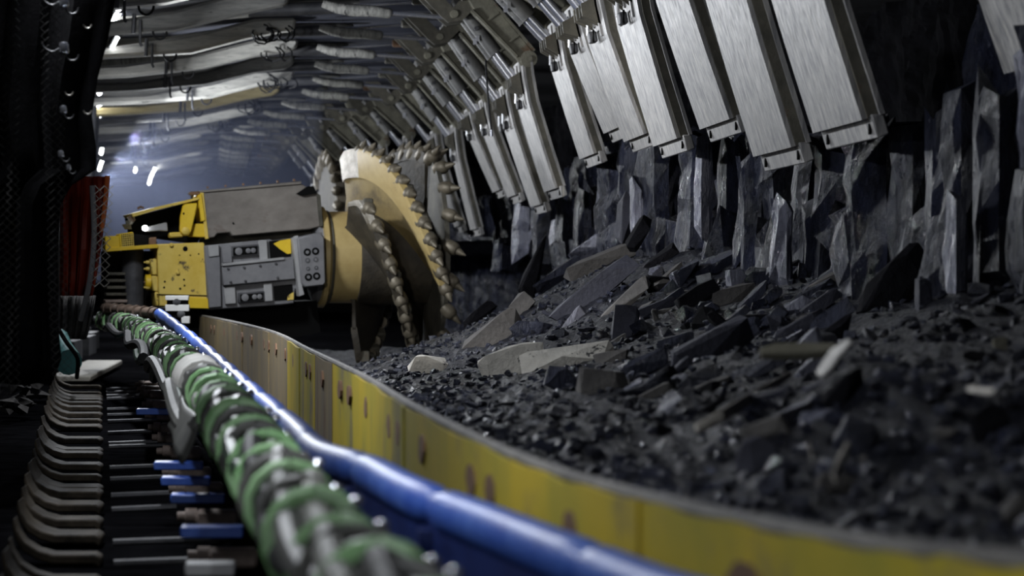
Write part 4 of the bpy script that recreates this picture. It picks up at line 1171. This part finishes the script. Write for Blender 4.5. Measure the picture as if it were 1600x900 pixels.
def slab(px, py, w_, h_, ang, mat, label, name='rock_slab', cat='rock', depth=.6, d=None, seed=0, n=16, flat=.42, yaw=0.0, lift=.0):
    """a rock whose silhouette is about w_ by h_ pixels, its long side turned ang degrees above the level"""
    p = hit(px, py) if d is None else P(px, py, d)
    if p is None or p.y > 21.5: p = P(px, py, 2.45 * F / (px - CX) if px > 900 else 20.5)
    elif d is None: p = P(px, py, p.y - .02)
    s_ = p.y / F
    r_ = random.Random(int(px * 13 + py * 7 + seed))
    a, c = w_ * s_ / 2, h_ * s_ / 2
    pts = rock_pts(r_, a, max(a, c) * depth, c, n, flat)
    M3 = Matrix.Rotation(R(-ang), 3, 'Y') @ Matrix.Rotation(yaw + r_.uniform(-.25, .25), 3, 'Z')
    o = MB().hull([M3 @ q for q in pts]).build(name, mat, smooth=False)
    o.location = p + Vector((0, 0, lift + min(c, a) * .55))
    return tag(o, label, cat)


for k, q in enumerate(RK):
    nm = q[7] if len(q) > 7 else 'rock_slab'
    big = nm == 'boulder'
    slab(q[0], q[1], q[2], q[3], q[4], q[5], q[6], nm, seed=k, depth=.3 if q[2] > 90 or big else .5, n=26 if big else 16, flat=.6 if big else .42)
rnd = random.Random(77)
n_ = 0
while n_ < 46:
    px, py = rnd.uniform(720, 1330), rnd.uniform(415, 690)
    if py > 600 + (px - 850) * .28 or py < 470 - (px - 700) * .16: continue
    if any(((px - q[0]) / (q[2] * .4 + 6)) ** 2 + ((py - q[1]) / (q[3] * .5 + 8)) ** 2 < 1 for q in RK): continue
    h_ = hit(px, py)
    if h_ is None or h_.y > 21: continue
    kind = n_ % 6
    mt = [coal, shale_dark, coal, coal_shiny, coal_dull, shale][kind]
    look = ['black', 'dark grey', 'blue black', 'glittering', 'sooty', 'dusty grey'][kind]
    zone = 'high on the slope' if py < 500 else 'low on the slope' if py > 590 else 'midway up the slope'
    side_ = 'left of the broad smooth slab' if px < 1040 else 'right of the broad smooth slab'
    w_ = rnd.uniform(46, 105)
    tag(slab(px, py, w_, w_ * rnd.uniform(.2, .42), rnd.gauss(30, 13), mt, '%s coal flake lying %s, %s' % (look, zone, side_), 'coal_flake', 'coal', .4, seed=n_), group='coal flakes ' + zone + ' ' + side_)
    n_ += 1
chips = [(995, 500, 22, 9, 70), (1040, 489, 26, 9, 8), (1024, 497, 10, 26, 12), (1012, 480, 30, 10, 28), (1046, 472, 24, 11, 20), (990, 520, 34, 16, 18), (968, 535, 30, 12, 30), (1060, 462, 40, 9, 10), (1140, 462, 46, 10, 14),
         (745, 528, 22, 14, 20), (792, 508, 18, 14, 40), (1382, 528, 10, 8, 0), (1025, 640, 14, 10, 0), (1350, 720, 16, 12, 30)]
for k, (px, py, w_, h_, an) in enumerate(chips):
    slab(px, py, w_, h_, an, shale, 'thin grey stone chip scattered on the upper middle of the slope', 'stone_chip', 'stone', seed=k, depth=.5).__setitem__('group', 'grey chips on the slope')


def plank(pts_px, wd, th, mat, name, label, cat, d=None):
    ps = []
    for px, py in pts_px:
        p = hit(px, py); ps.append(P(px, py, d or p.y - 1.0))
    m_ = MB(); v = []
    for i, p in enumerate(ps):
        t = (ps[min(i + 1, len(ps) - 1)] - ps[max(i - 1, 0)]).normalized()
        n_ = Vector((-t.z, 0, t.x)).normalized()
        if n_.x > 0: n_ = -n_
        b = (Vector((0, math.cos(.75), 0)) - n_ * math.sin(.75)) * th
        n_ = (n_ * math.cos(.75) + Vector((0, math.sin(.75), 0))) * wd[i] * .65
        v += [p + n_, p - n_, p - n_ + b, p + n_ + b]
    f = [(0, 1, 2, 3), tuple(len(v) - 4 + k for k in (3, 2, 1, 0))]
    for i in range(len(ps) - 1):
        for k in range(4): f.append((i * 4 + k, i * 4 + (k + 1) % 4, i * 4 + 4 + (k + 1) % 4, i * 4 + 4 + k))
    return tag(m_.add(v, f).build(name, mat, bevel=.004), label, cat)


plank([(1278, 586), (1290, 570), (1304, 550), (1328, 530)], [.016, .022, .022, .012], .010, white_wood, 'torn_strip', 'bright white torn strip standing out on the dark rubble at right', 'strip', 5.75)
plank([(1188, 546), (1215, 543), (1260, 542), (1308, 541)], [.014, .026, .028, .02], .03, olive_stone, 'timber_board', 'dull olive timber board lying flat left of the bright white strip', 'board', 6.45)
plank([(1086, 668), (1130, 645), (1180, 615), (1236, 582)], [.018, .024, .024, .014], .016, dust_wood, 'wooden_stick', 'long thin pale wooden stick lying across the rubble', 'stick')
plank([(1303, 744), (1312, 720), (1326, 690)], [.018, .018, .010], .012, dust_wood, 'wooden_stick', 'short pale stick leaning near the yellow plates at right', 'stick')
plank([(1262, 690), (1270, 720)], [.010, .008], .008, dust_wood, 'wooden_stick', 'tiny thin stick left of the short leaning stick', 'stick')
plank([(1512, 610), (1552, 615)], [.012, .012], .01, dust_wood, 'wooden_stick', 'small pale stick right of the smooth black mound', 'stick')
